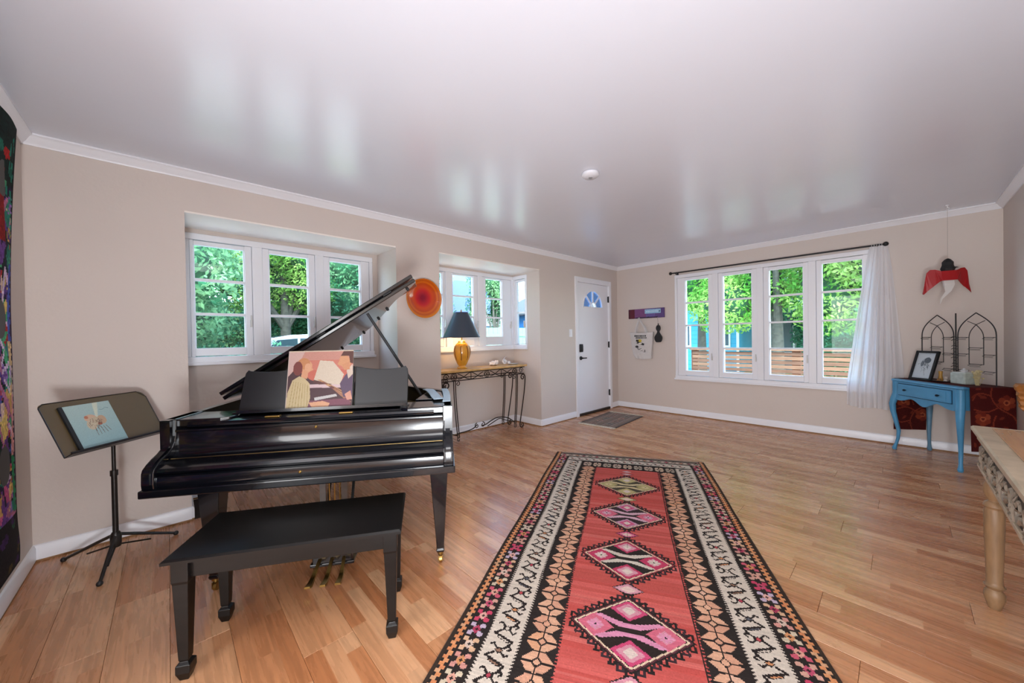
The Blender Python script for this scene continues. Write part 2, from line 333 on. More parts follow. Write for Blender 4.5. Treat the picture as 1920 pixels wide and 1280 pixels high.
# floor of laminate boards, each board a part
floor = MB().box(-4.3, XW+T, Y1-T, 2.7, -.06, -.0085).box(X0-T, XW+T, 2.7, N2y+T, -.06, -.0085).build('floor', mat('subfloor', '#2c2018', .9)); struct(floor)
BW, BL = .19, 1.22
pm = {}
def board(x, y0, y1):
    L_ = round(y1-y0, 3)
    if L_ < .03: return
    key = L_
    if key not in pm:
        b = MB(); g = .0006; e = .0007
        rings = [[(g, g, -.008), (BW-g, g, -.008), (BW-g, L_-g, -.008), (g, L_-g, -.008)], [(g, g, -e), (BW-g, g, -e), (BW-g, L_-g, -e), (g, L_-g, -e)],
                 [(g+e, g+e, 0), (BW-g-e, g+e, 0), (BW-g-e, L_-g-e, 0), (g+e, L_-g-e, 0)]]
        b.loft(rings); pm[key] = b.build('plank', M_plank, floor); o = pm[key]
    else: o = pm[key].copy(); COL.objects.link(o)
    o.location = (x, y0, 0)
x = X0+.001; k = 0
while x < XW:
    ytop = YW
    xm = x+BW/2
    if N1a+.02 < xm < N1b-.02: ytop = N1y
    if N2a+.02 < xm < N2b-.02: ytop = N2y
    ylow = Y1; y = ylow-[.15, .75, .43, .98, .28][k % 5]
    while y < ytop:
        a, bb = max(y, ylow), min(y+BL, ytop)
        board(x, round(a, 3), round(bb, 3)); y += BL
    x += BW; k += 1
# hall floor behind the camera
hf = MB().box(-4.2, X0, Y1, 2.6, -.0085, 0).build('hall_board', M_plank, floor)

# ---------------------------------------------------------------- windows
def make_window(name, loc, rz, outer, glass, zg, muntins, post, depth=.05, proud=.0, side=False):
    """local x along wall (left to right seen from the room), y outward, z up"""
    r = sempty(name, loc, rz); xa, xb, za, zb = outer; p = -proud
    f = MB()
    fr = .05
    f.box(xa, xb, p, .09, zb-fr, zb); f.box(xa, xb, p-.012, .09, za, za+.055); f.box(xa, xa+fr*.7, p, .09, za+.055, zb-fr); f.box(xb-fr*.7, xb, p, .09, za+.055, zb-fr)
    cs = []
    for (a, b), (c, d) in zip(glass[:-1], glass[1:]):
        m_ = (b+c)/2; f.box(m_-post/2, m_+post/2, p-.004, .09, za+.055, zb-fr); cs.append(m_)
    f.build('frame', M_white, r, bevel=.004)
    st = MB().box(xa-.01 if not side else xa, xb+.01 if not side else xb, p-.03, .02, za-.012, za+.012).build('sill', M_white, r, bevel=.003)
    edges = [xa+fr*.7]+[m_ for m_ in cs]+[xb-fr*.7]
    for i, (a, b) in enumerate(glass):
        la = edges[i]+(post/2 if i else 0)+.0015; lb = edges[i+1]-(post/2 if i < len(glass)-1 else 0)-.0015
        z0, z1 = zg; s = MB(); y0, y1 = p+.012, .055
        s.box(la, a, y0, y1, za+.0565, zb-fr-.0015); s.box(b, lb, y0, y1, za+.0565, zb-fr-.0015); s.box(a, b, y0, y1, za+.062, z0); s.box(a, b, y0, y1, z1, zb-fr-.006)
        # glazing bead
        for q in ((a, a+.008, z0, z1), (b-.008, b, z0, z1)): s.box(q[0], q[1], y0+.012, y1, q[2], q[3])
        so = s.build('sash', M_white, r, bevel=.003)
        zs = [z0]+[z0+(z1-z0)*(k+1)/(muntins+1) for k in range(muntins)]+[z1]
        for z in zs[1:-1]: MB().box(a, b, y0+.006, y1, z-.011, z+.011).build('muntin', M_white, so, bevel=.002)
        for q in range(len(zs)-1): MB().box(a, b, .036, .040, zs[q], zs[q+1]).build('pane', M_glass, so)
        lt = MB().box(lb-.02, lb-.006, y0-.02, y0, za+.3, za+.36).box(lb-.018, lb-.008, y0-.03, y0-.01, za+.31, za+.40)
        lt.build('latch', mat('white_metal', '#d5d3d0', .4), so)
    return r
make_window('window_1', (0, N1y, 0), 0, (N1a, 1.61, 1.075, 2.125), [(.16, .495), (.672, .992), (1.18, 1.487)], (1.20, 2.035), 2, .075, proud=.0)
make_window('window_2', (0, N2y, 0), 0, (N2a, N2b, 1.085, 2.15), [(2.215, 2.545), (2.70, 3.035), (3.25, 3.56)], (1.265, 2.075), 2, .075, proud=.0)
make_window('window_3', (XW, 0, 0), R(-90), (-2.40, -.17, .565, 2.17), [(-2.25, -1.915), (-1.73, -1.37), (-1.18, -.817), (-.645, -.28)], (.697, 2.076), 3, .075, proud=.028)
make_window('window_4', (N2b-.004, 0, 0), R(-90), (-N2y+.002, -3.662, 1.087, 2.148), [(-3.90, -3.715)], (1.16, 2.06), 1, .05, proud=.004, side=True)

# ---------------------------------------------------------------- front door
d = sempty('door_1', (0, YW, 0))
b = MB(); w_ = .058
b.box(DA-w_+.01, DA+.012, -.018, .10, 0, DZ+.075); b.box(DB-.012, DB+w_-.01, -.018, .10, 0, DZ+.075); b.box(DA+.012, DB-.012, -.018, .10, DZ-.002, DZ+.075)
b.build('frame', M_white, d, bevel=.004)
# slab with fan light hole : polygon ring built from strips
fx, fz, fr_ = 5.07, 1.735, .285
sa, sb, s0, s1 = DA+.014, DB-.014, .035, DZ-.004; yf, yb = .018, .062
b = MB(); b.box(sa, sb, yf, yb, s0, fz-.02)
outer_pts = [(sb, fz-.02)] + [(sb, s1), (sa, s1), (sa, fz-.02)]
arcp = arc(fx, fz-.02, fr_, 0, 180, 24)
top = [(sb, fz-.02), (sb, s1), (sa, s1), (sa, fz-.02)]
def perim(a):
    # project the arc angle outward onto the slab's upper rectangle
    ca, sa_ = cos(a), sin(a); t = 1e9
    if ca > 1e-6: t = min(t, (sb-fx)/ca)
    if ca < -1e-6: t = min(t, (sa-fx)/ca)
    if sa_ > 1e-6: t = min(t, (s1-(fz-.02))/sa_)
    return (fx+t*ca, fz-.02+t*sa_)
angs = sorted([pi*i/24 for i in range(25)]+[math.atan2(s1-fz+.02, sb-fx), math.atan2(s1-fz+.02, sa-fx)])
ring_i = [(fx+fr_*cos(a), fz-.02+fr_*sin(a)) for a in angs]; ring_o = [perim(a) for a in angs]
b.loft([[(p[0], yf, p[1]) for p in ring_i], [(p[0], yf, p[1]) for p in ring_o], [(p[0], yb, p[1]) for p in ring_o], [(p[0], yb, p[1]) for p in ring_i], [(p[0], yf, p[1]) for p in ring_i]], closed=False)
slab = b.build('slab', M_white, d)
fan = MB()
for r_, t_ in ((fr_, .022), (fr_*.30, .012)):
    o_ = arc(fx, fz-.02, r_+.004, 0, 180, 24); i_ = arc(fx, fz-.02, r_-t_, 180, 0, 24); fan.prism(o_+i_, 'y', .008, .05)
fan.box(fx-fr_-.004, fx+fr_+.004, .008, .05, fz-.034, fz-.012)
for a in (45, 90, 135):
    p = Vector((fx, 0, fz-.02)); q = p+fr_*Vector((cos(R(a)), 0, sin(R(a)))); p = p+fr_*.3*Vector((cos(R(a)), 0, sin(R(a))))
    n = Vector((-sin(R(a)), 0, cos(R(a))))*.011
    fan.prism([(v.x, v.z) for v in (p+n, q+n, q-n, p-n)], 'y', .012, .046)
fan.build('fanlight_frame', M_white, slab)
for a in (0, 45, 90, 135):
    pts = arc(fx, fz-.02, fr_*.28, a, a+45, 4)+arc(fx, fz-.02, fr_-.02, a+45, a, 8)
    MB().prism(pts, 'y', .03, .034).build('pane', mat_glass('fan_glass', '#a9c8e6', .12), slab)
hd = MB(); hd.box(4.685, 4.75, -.012, .02, 1.0, 1.125, b=.008); hd.box(4.697, 4.738, -.022, -.01, 1.02, 1.10, b=.005); hd.build('keypad_lock', M_blackm, slab)
hd = MB().lathe([(.030, 0), (.030, .012), (.012, .016), (.012, .045)], 20).xf(Matrix.Translation((4.715, .018, .905)) @ Matrix.Rotation(R(90), 4, 'X'))
hd.box(4.705, 4.81, -.04, -.026, .896, .914, b=.006); hd.build('handle', M_blackm, slab, smooth=True)
for z in (.28, 1.10, 1.87):
    MB().box(DB-.018, DB-.004, -.006, .03, z-.05, z+.05).lathe([(.006, -.055), (.006, .055)], 10, (DB-.012, -.004, z)).build('hinge', M_blackm, d)
MB().box(DA+.012, DB-.012, -.01, .09, 0, .037).build('threshold', mat('dark_bronze', '#1a1512', .4), d, bevel=.004)
# light switch on the wall beside the door
sw = thing('light_switch', 'white light switch plate on the wall left of the door', 'switch', (4.447, YW, 1.30))
MB().box(-.037, .037, -.006, 0, -.058, .058, b=.003).build('plate', M_white, sw); MB().box(-.016, .016, -.010, -.005, -.033, .033, b=.002).build('rocker', M_white, sw)
# smoke detector
sd = thing('smoke_detector', 'small round white smoke detector on the glossy ceiling', 'smoke detector', (2.295, 1.559, ZC))
MB().lathe([(.050, 0), (.062, -.004), (.062, -.022), (.048, -.034), (.012, -.036)], 32).build('body', mat('detector_plastic', '#d6d6dc', .5), sd, smooth=True)
MB().lathe([(.014, -.034), (.014, -.040), (.004, -.041)], 16).build('button', mat('detector_grey', '#8e8d90', .5), sd, smooth=True)

# ================================================================ piano
PA = R(-32.5)
piano = thing('grand_piano', 'black baby grand piano with raised lid standing in front of the paned windows', 'piano', (-.102, 2.36, 0), PA)
PW = 1.40
def offs(poly, dd):
    out = []; n = len(poly)
    for i in range(n):
        p = Vector(poly[i]); a = Vector(poly[max(i-1, 0)]); c = Vector(poly[min(i+1, n-1)]); t = (c-a).normalized(); out.append((p.x-t.y*dd, p.y+t.x*dd))
    return out
rimline = [(PW, .12), (PW, .45), (PW, .66)] + [(v.x, v.y) for v in smoothline([(PW, .66), (1.365, .80), (1.24, .95), (1.12, 1.12), (1.0, 1.30), (.88, 1.45), (.70, 1.56), (.50, 1.60), (.28, 1.575), (.10, 1.50), (.02, 1.40), (0, 1.28)], 5)][1:] + [(0, .9), (0, .5), (0, .12)]
inner = offs(rimline, .042)
b = MB()
for i in range(len(rimline)-1):
    a0, a1, c0, c1 = rimline[i], rimline[i+1], inner[i], inner[i+1]
    vs = [(*a0, .575), (*a1, .575), (*c1, .575), (*c0, .575), (*a0, .867), (*a1, .867), (*c1, .867), (*c0, .867)]
    b.add(vs, [(0, 1, 5, 4), (3, 7, 6, 2), (4, 5, 6, 7), (0, 3, 2, 1)] + ([(0, 4, 7, 3)] if i == 0 else []) + ([(1, 2, 6, 5)] if i == len(rimline)-2 else []))
rim = b.build('rim', M_black, piano, smooth=35)
# iron plate and inner deck
inpoly = [p for p in inner if p[1] > .40] ; inpoly = [(PW-.045, .36)]+inpoly+[(.045, .36)]
MB().prism(inpoly, 'z', .735, .755).build('iron_plate', mat('gold_plate', '#9a7a3c', .4, metal=.8), piano)
sb_ = MB()
for k in range(46):
    u = .12+k*.026; sb_.tube([(u, .40, .775), (min(u*.80+.06, 1.0), min(1.50-abs(u-.45)*.75, 1.5), .775)], .0012, 4)
so = sb_.build('strings', mat('steel_string', '#b9b2a2', .3, metal=1), piano); so['kind'] = 'stuff'
MB().prism([(PW-.03, .10)]+[p for p in offs(rimline, .02) if p[1] > .2]+[(.03, .10)], 'z', .58, .60).build('underside', M_blackm, piano)
# cheeks
prof = [(0, .575), (-.004, .60), (-.002, .650), (.006, .668), (.030, .686), (.060, .702), (.095, .716), (.122, .733), (.140, .758), (.147, .785), (.150, .867), (.36, .867), (.36, .575)]
for u0 in (0, PW-.052):
    ck = MB().prism(prof, 'x', u0, u0+.052).build('cheek', M_black, piano, bevel=.005)
    # raised molding along the front face
    ip = [(-.006, .60), (-.006, .650), (.002, .672), (.030, .692), (.092, .722), (.118, .738), (.134, .762), (.141, .786), (.143, .862)]
    rings = []
    for (v, z) in ip: rings.append([(u0+.014, v-.003, z), (u0+.038, v-.003, z), (u0+.038, v+.012, z+.004), (u0+.014, v+.012, z+.004)])
    MB().loft(rings).build('cheek_molding', M_black, ck, smooth=True)
MB().box(-.008, PW+.008, -.012, .62, .540, .577, b=.006).build('keybed', M_black, piano)
MB().prism([(.010, .577), (.006, .60), (.010, .626), (.022, .634), (.05, .634), (.05, .577)], 'x', .053, PW-.053).build('keyslip', M_black, piano, smooth=30)
# closed fallboard: lower lip, curved cover, hinge, upper board
MB().prism([(.020, .637), (.010, .650), (.016, .664), (.040, .674), (.075, .681), (.098, .684), (.098, .640)], 'x', .053, PW-.053).build('fallboard_lip', M_black, piano, smooth=30)
MB().box(.056, PW-.056, .099, .103, .680, .6860).build('piano_hinge', mat('dull_brass', '#7a6440', .4, metal=1), piano)
MB().prism([(.104, .684), (.118, .690), (.135, .702), (.146, .722), (.150, .742), (.152, .78), (.150, .800), (.138, .806), (.138, .814), (.152, .820), (.165, .822), (.20, .80), (.20, .64), (.104, .64)], 'x', .053, PW-.053).build('fallboard', M_black, piano, smooth=30)
MB().prism([(.150, .823), (.146, .835), (.153, .846), (.17, .850), (.36, .850), (.36, .823)], 'x', .10, PW-.10).build('desk_shelf', M_black, piano, smooth=30)
for a, q in ((.042, 1), (PW-.042, -1)):
    blk = [(a, .155), (a+q*.20, .155), (a+q*.235, .175), (a+q*.25, .22), (a+q*.25, .36), (a, .36)]
    MB().prism(blk, 'z', .824, .862).build('side_block', M_black, piano, bevel=.006)
# brass lock knobs
MB().lathe([(.007, 0), (.007, .006), (.003, .009)], 12).xf(Matrix.Translation((.69, .151, .79)) @ Matrix.Rotation(R(90), 4, 'X')).build('lock', M_brass, piano)
MB().lathe([(.007, 0), (.007, .006), (.003, .009)], 12).xf(Matrix.Translation((.66, .006, .605)) @ Matrix.Rotation(R(90), 4, 'X')).build('lock', M_brass, piano)
for u in (.44, .80):
    MB().box(u, u+.07, .162, .19, .850, .856, b=.002).build('hinge_plate', M_brass, piano)
# music desk (local plane leaning back)
DM = Matrix.Translation((0, .285, .853)) @ Matrix.Rotation(R(-14), 4, 'X')
def deskpanel(x0, x1, h0, h1, h2, shoulder):
    top_ = [(x0+(x1-x0)*t, h0*(1-t)**2+2*t*(1-t)*h1+t*t*h2) for t in [i/12 for i in range(13)]]
    return [(x0-(.018 if shoulder == -1 else 0), 0)] + ([(x0-.004, h0-.04), (x0, h0-.015), (x0+.012, h0+.002)] if shoulder == -1 else []) + top_[1 if shoulder == -1 else 0:(-1 if shoulder == 1 else None)] + ([(x1-.012, h2+.002), (x1, h2-.015), (x1+.004, h2-.04)] if shoulder == 1 else []) + [(x1+(.0 if shoulder == 1 else 0), 0)]
MD = mat('desk_panel_black', '#101317', .34, noise=.2, nscale=4)
MB().prism(deskpanel(.275, .548, .238, .214, .245, -1), 'y', 0, .016).xf(DM).build('music_desk_panel', MD, piano, bevel=.003)
MB().prism(deskpanel(.552, .846, .245, .30, .245, 0), 'y', 0, .016).xf(DM).build('music_desk_panel', MD, piano, bevel=.003)
MB().prism(deskpanel(.850, 1.145, .245, .205, .238, 1), 'y', 0, .016).xf(DM).build('music_desk_panel', MD, piano, bevel=.003)
MB().box(.25, 1.16, -.045, .02, -.004, .006, b=.003).box(.27, 1.14, -.045, -.037, .004, .014).xf(DM).build('music_desk_ledge', M_black, piano)
# lid
LA = R(32.8)
LM = Matrix.Translation((0, 0, .880)) @ Matrix.Rotation(-LA, 4, 'Y')
lidout = [(0, .655), (1.405, .655), (1.405, .70)] + [(v.x, v.y) for v in smoothline([(1.405, .70), (1.34, .80), (1.20, .93), (1.10, 1.12), (.99, 1.30), (.88, 1.46), (.72, 1.58), (.52, 1.63), (.28, 1.60), (.08, 1.53), (0, 1.40)], 4)][1:]
lid = MB().prism(lidout, 'z', .0, .024).xf(LM).build('lid', mat('lid_lacquer', '#0a0d10', .13, coat=.7), piano, bevel=.005)
MB().prism([(0, .655), (1.405, .655), (1.405, 1.10), (1.15, 1.10), (.9, 1.12), (0, 1.12)], 'z', .034, .058).xf(LM).build('front_flap', M_black, lid, bevel=.005)
for s_ in (.2, .7, 1.2): MB().lathe([(.006, 0), (.006, .06)], 8).xf(LM @ Matrix.Translation((s_, .650, .029)) @ Matrix.Rotation(R(90), 4, 'Y') @ Matrix.Translation((0, 0, -.03))).build('lid_hinge', M_blackm, lid)
for s_, v_ in ((1.33, .74), (1.115, 1.04), (1.00, 1.23), (.80, 1.49), (.55, 1.60), (.30, 1.58)):
    MB().lathe([(.011, 0), (.009, -.014), (.004, -.016)], 12).xf(LM @ Matrix.Translation((s_, v_, 0))).build('bumper', M_blackm, lid, smooth=True)
MB().tube([(1.225, .735, .80), (.856, .69, 1.424)], .0095, 10).build('lid_prop', M_blackm, piano, smooth=True)
MB().box(1.195, 1.255, .715, .755, .757, .80, b=.004).lathe([(.016, .80), (.016, .825), (.006, .835)], 14, (1.225, .735, 0)).build('prop_socket', M_brass, piano)
MB().prism([(1.18, .45), (1.358, .45), (1.358, .78), (1.24, .78)], 'z', .84, .862).build('dust_ledge', M_black, piano, bevel=.003)
# legs
def sqring(c, h, z, t=0): return [(c[0]+x*h, c[1]+y*h, z) for x, y in ((1, 1), (-1, 1), (-1, -1), (1, -1))]
for c in ((.215, .135), (1.322, .125), (.50, 1.38)):
    lg = MB().loft([sqring(c, .052, .58), sqring(c, .052, .53), sqring(c, .047, .52), sqring(c, .019, .085), sqring(c, .023, .08), sqring(c, .018, .065)]).build('leg', M_black, piano, bevel=.004)
    cs = MB().lathe([(.017, .066), (.017, .056), (.009, .052), (.009, .045)], 14, (c[0], c[1], 0))
    cs.box(c[0]-.013, c[0]-.009, c[1]-.012, c[1]+.014, .014, .046); cs.box(c[0]+.009, c[0]+.013, c[1]-.012, c[1]+.014, .014, .046)
    cs.add(*(lambda m: (m.v, m.f))(MB().lathe([(.021, -.007), (.021, .007)], 20).xf(Matrix.Translation((c[0], c[1]+.006, .021)) @ Matrix.Rotation(R(90), 4, 'Y'))))
    cs.build('caster', M_brass, lg, smooth=True)
# lyre and pedals
ly = MB()
for u in (.70, .81): ly.prism([(u-.016, .58), (u+.016, .58), (u+.013, .12), (u-.013, .12)], 'y', .20, .235)
ly.box(.67, .84, .19, .25, .50, .545, b=.004)
lyr = ly.build('lyre', M_black, piano)
MB().box(.655, .855, .15, .30, .055, .135, b=.006).box(.645, .865, .145, .305, .044, .060, b=.003).box(.67, .84, .16, .29, .132, .146, b=.004).build('pedal_box', M_black, lyr)
for u in (.728, .755, .782): MB().tube([(u, .22, .13), (u, .22, .58)], .004, 8).build('rod', M_brass, lyr)
for u, q in ((.695, -.012), (.755, -.004), (.815, .004)):
    P = smoothline([(u, .20, .085), (u, .15, .083), (u+q*.5, .11, .060), (u+q, .07, .034), (u+q, .03, .030), (u+q*1.2, .0, .034)], 4); n = len(P)
    rr = []
    for i, p in enumerate(P):
        t = i/(n-1); wd = .009+.010*max(0, (t-.4)/.6)*(1 if t < .93 else .55); h = .005
        rr.append([(p.x-wd, p.y, p.z-h), (p.x+wd, p.y, p.z-h), (p.x+wd*.8, p.y, p.z+h), (p.x-wd*.8, p.y, p.z+h)])
    MB().loft(rr).build('pedal', M_brass, lyr, smooth=True)
MB().tube([(.69, .24, .11), (.69, .44, .56)], .008, 8).tube([(.82, .24, .11), (.82, .44, .56)], .008, 8).build('brace', M_blackm, lyr)

# record sleeve standing on the music desk
sl = thing('record_sleeve', 'square record sleeve showing a woman and a man, leaning on the piano desk', 'record sleeve', (0, 0, 0), 0)
sl.matrix_world = Matrix.Translation((-.102, 2.36, 0)) @ Matrix.Rotation(PA, 4, 'Z') @ Matrix.Translation((.498, .262, .860)) @ Matrix.Rotation(R(-13.2), 4, 'X')
SW_, SH_ = .345, .335
MB().box(0, SW_, .001, .005, 0, SH_).build('card', mat('sleeve_card', '#ddd2c0', .5), sl)
pc = Paint(1, 1, 1/170, '#c8a08c')
def P_(l): return [(x, 1-y) for x, y in l]
for i in range(30):
    y = 1-i/30; pc.rect(0, y-.04, 1, y, ['#c98f80', '#cc7a68', '#c96a58', '#b8584c'][min(3, i//5)] if i < 16 else '#6a3f44')
pc.poly(P_([(0, 0), (.25, 0), (.2, .12), (.1, .3), (0, .5)]), '#d3b0a8')
pc.poly(P_([(0, .45), (.12, .30), (.35, .5), (.6, .62), (.9, .62), (1, .55), (1, 1), (0, 1)]), '#4b2c33')
pc.poly(P_([(.48, .17), (.68, .19), (.86, .42), (.80, .62), (.40, .50)]), '#d8c8b4')                              # open sheet music
pc.poly(P_([(.40, .50), (.80, .62), (.80, .66), (.39, .55)]), '#5d3430')
pc.poly(P_([(.26, .57), (.95, .60), (.95, .65), (.24, .63)]), '#d9bfc2')
for k in range(5): pc.poly(P_([(.45+.06*k, .50+.04*k), (.50+.06*k, .50+.04*k), (.99, .78+.03*k), (.95, .79+.03*k)]), ['#b98a62', '#7c4a3e', '#c79c6e', '#6b3c3c', '#a87458'][k])
pc.poly(P_([(.42, .80), (.75, .75), (.77, .79), (.43, .85)]), '#c9c6c4')
pc.poly(P_([(.35, .85), (.95, .83), (1, 1), (.30, 1)]), '#7e4658')
pc.poly(P_([(.97, .33), (1, .28), (1, .86), (.86, .80), (.80, .58), (.88, .44)]), '#5a4560')                          # dark suit
pc.poly(P_([(.90, .36), (.99, .24), (1, .42), (.93, .50)]), '#d8c3b2')
pc.disc(.87, 1-.20, .085, .12, '#d69a70', .35); pc.poly(P_([(.79, .17), (.75, .24), (.80, .28)]), '#d69a70'); pc.poly(P_([(.82, .25), (.86, .35), (.95, .34), (.94, .2)]), '#cf9068')
pc.poly(P_([(.80, .10), (.84, .02), (1, .01), (1, .24), (.95, .22), (.93, .10), (.86, .10)]), '#5a3128')
pc.disc(.29, 1-.28, .075, .105, '#dca07a', -.2); pc.poly(P_([(.34, .25), (.385, .33), (.33, .36)]), '#dca07a')
pc.disc(.235, 1-.22, .095, .095, '#c8885a'); pc.disc(.15, 1-.30, .07, .12, '#7c3b36'); pc.disc(.30, 1-.285, .05, .07, '#e0a882')
pc.poly(P_([(.22, .34), (.31, .37), (.30, .48), (.20, .46)]), '#dca07a')
pc.poly(P_([(.18, .43), (.27, .48), (.34, .56), (.36, .80), (.32, 1), (0, 1), (.02, .70), (.08, .50)]), '#cdb98e')     # pale dress
for k in range(7): pc.line(P_([(.10+.035*k, .52+.01*k), (.05+.045*k, .98)]), .008, '#a8935f')
pc.poly(P_([(.34, .88), (.55, .86), (.66, .90), (.64, .95), (.40, .97)]), '#e0a882'); pc.poly(P_([(.88, .76), (.97, .70), (1, .85), (.92, .86)]), '#d99c86')
pc.rect(0, .985, 1, 1, '#d8c6ae'); pc.rect(0, 0, .012, 1, '#c9b7ae'); pc.rect(0, 0, 1, .02, '#e2d3c6'); pc.a *= .60; pc.noise(.05)
pc.mesh('printed_front', mat_attr('print', .45, 0, spec=.4), sl, lambda X, Y: (X*SW_, X*0, Y*SH_))
# two pale blue strips laid over the right rim
cl = thing('rim_strip', 'pair of pale blue strips lying over the right corner of the piano rim', 'cloth', (-.102, 2.36, 0), PA)
P = [(1.235, .80, .872), (1.26, .70, .880), (1.29, .55, .876), (1.31, .42, .872), (1.325, .33, .874)]
rr = []
for p in smoothline(P, 5): rr.append([(p.x-.028, p.y, p.z), (p.x+.028, p.y+.01, p.z), (p.x+.028, p.y+.01, p.z+.005), (p.x, p.y, p.z+.009), (p.x-.028, p.y, p.z+.005)])
MB().loft(rr).build('strip_piece', mat('pale_blue_strip', '#b3cbdc', .8, noise=.1, nscale=60), cl, smooth=True)
rr = []
for p in smoothline([(1.36, .80, .872), (1.372, .60, .874), (1.375, .40, .873), (1.372, .25, .872)], 5): rr.append([(p.x-.022, p.y, p.z), (p.x+.022, p.y, p.z), (p.x+.022, p.y, p.z+.005), (p.x-.022, p.y, p.z+.006)])
MB().loft(rr).build('strip_piece', mat('pale_blue_strip'), cl, smooth=True)

# ================================================================ bench
bench = thing('piano_bench', 'worn black wooden piano bench with tapered spade-foot legs in front of the piano', 'bench', (.415, 1.77, 0), R(-29.75))
HW, HD = .412, .193
MB().loft([[(x*a, y*b_, z) for x, y in ((1, 1), (-1, 1), (-1, -1), (1, -1))] for a, b_, z in ((HW-.012, HD-.012, .443), (HW, HD, .449), (HW, HD, .459), (HW-.008, HD-.008, .466))]).build('seat', M_blackw, bench)
ap = MB()
for y in (-1, 1): ap.box(-.36, .36, y*.142-.01, y*.142+.01, .375, .443)
for x_ in (-1, 1): ap.box(x_*.362-.01, x_*.362+.01, -.13, .13, .375, .443)
ap.build('apron', M_blackw, bench, bevel=.002)
for x_ in (-1, 1):
    for y in (-1, 1):
        c = (x_*.366, y*.143)
        MB().loft([sqring(c, .027, .443), sqring(c, .027, .37), sqring(c, .025, .36), sqring(c, .016, .075), sqring(c, .013, .068), sqring(c, .023, .058), sqring(c, .023, .03), sqring(c, .014, 0)]).build('leg', M_blackw, bench, bevel=.002)

# ================================================================ music stand
st = thing('music_stand', 'black metal music stand with a wide desk on a tripod beside the piano', 'music stand', (-.24, 3.10, 0))
M_st = mat('stand_black', '#1b1512', .38); M_stm = mat('stand_desk', '#57492f', .22, coat=.4, spec=.8)
MB().tube([(0, 0, .09), (0, 0, .50)], .013, 14).tube([(0, 0, .50), (0, 0, .78)], .009, 12).build('pole', M_st, st, smooth=True)
MB().lathe([(.020, .08), (.024, .10), (.024, .15), (.016, .165)], 18).build('hub', M_st, st, smooth=True)
MB().lathe([(.017, .49), (.017, .52)], 14).build('collar', M_st, st, smooth=True)
for (x_, y_) in ((-.22, .20), (-.04, -.268), (.254, .131)):
    l_ = MB(); e = Vector((x_, y_, .012)); m_ = Vector((x_*.35, y_*.35, .075))
    l_.tube([Vector((x_*.06, y_*.06, .145)), m_*1.0+Vector((0, 0, .03)), e], [.009, .009, .008], 8).tube([Vector((x_*.05, y_*.05, .088)), e*.55+Vector((0, 0, .035))], .005, 6)
    lo = l_.build('leg', M_st, st, smooth=True)
    MB().sphere(e, .014, 10, 6).build('foot', M_blackm, lo, smooth=True)
QY, QT = .779, .489
DU = Vector((cos(QY), sin(QY), 0)); DN = Vector((-sin(QY), cos(QY), 0)); DV = cos(QT)*Vector((0, 0, 1))+sin(QT)*DN; DF = DU.cross(DV)   # DF faces the camera side
C_ = Vector((-.255, 3.085, .812))-Vector((-.24, 3.10, 0))
DK = Matrix(((DU.x, DV.x, DF.x, C_.x), (DU.y, DV.y, DF.y, C_.y), (DU.z, DV.z, DF.z, C_.z), (0, 0, 0, 1)))
w2, h2 = .2535, .15
op = [(-w2, -h2), (w2, -h2)]+arc(w2-.04, h2-.04, .04, 0, 90, 5)+arc(-w2+.02, h2-.02, .02, 90, 180, 4)
dk = MB().prism(op, 'z', -.003, 0).xf(DK).build('desk', M_stm, st)
MB().box(-w2, w2, -h2-.002, -h2+.002, -.003, .045).box(-w2, w2, -h2-.002, -h2+.010, .041, .045).xf(DK).build('ledge', M_st, dk)
MB().tube([Vector((-w2, -h2, 0)), Vector((-w2, h2-.02, 0)), Vector((-w2+.02, h2, 0)), Vector((w2-.04, h2, 0)), Vector((w2, h2-.04, 0)), Vector((w2, -h2, 0))], .003, 6).xf(DK).build('rolled_edge', M_st, dk)
MB().tube([(0, 0, .76), tuple(C_-DF*.02)], .009, 10).build('tilt_bracket', M_st, st)
# book on the stand
bk = thing('music_book', 'pale blue sheet-music book with a pencil figure drawing lying open on the stand desk', 'book')
bk.matrix_world = Matrix.Translation((-.24, 3.10, 0)) @ DK
BW_, BH_ = .215, .262
MB().box(-.175, -.175+BW_, -.146, -.146+BH_, .002, .009).build('pages', mat('book_pages', '#d5d2c4', .7), bk)
MB().box(-.190, -.174, -.146, -.146+BH_, .002, .012).build('spine', M_blackm, bk)
pb = Paint(1, 1.2, 1/110, '#9fb6b4')
yy = pb.Y/1.2; xx = pb.X
pb.a[:] = np.array(lin('#8fb0b4'))*(1-.35*yy[..., None])+np.array(lin('#c3c8b4'))*(.35*yy[..., None])
pb.poly([(.62, 1.2), (.74, 1.2), (.60, .80), (.55, .80)], '#c8cdb8')
for (x_, y_, rx, ry, c) in ((.44, .80, .13, .10, '#c9a88e'), (.52, .70, .15, .12, '#bfae92'), (.40, .62, .10, .13, '#c3b49a'), (.66, .72, .09, .12, '#b99c80'), (.36, .84, .04, .04, '#b5745a'), (.58, .62, .05, .04, '#a85f48')): pb.disc(x_, y_, rx, ry, c)
for k in range(26):
    a = rng.uniform(0, 2*pi); x_, y_ = .5+.17*cos(a)*rng.uniform(.2, 1), .70+.14*sin(a)*rng.uniform(.2, 1); pb.line([(x_, y_), (x_+rng.uniform(-.05, .05), y_-rng.uniform(.02, .09))], .010, ['#7a5f50', '#94776a', '#5f564e'][k % 3])
for k in range(5): pb.line([(.44+.06*k, .55), (.43+.075*k, .32+.02*k)], .012, '#6b5548')
pb.line([(.70, 1.0), (.76, .98), (.82, 1.01)], .01, '#5e7478'); pb.line([(.84, 1.03), (.92, 1.0)], .01, '#5e7478'); pb.noise(.04)
pb.mesh('cover', mat_attr('print'), bk, lambda X, Y: (-.175+X*BW_, -.146+Y/1.2*BH_, X*0+.0095))

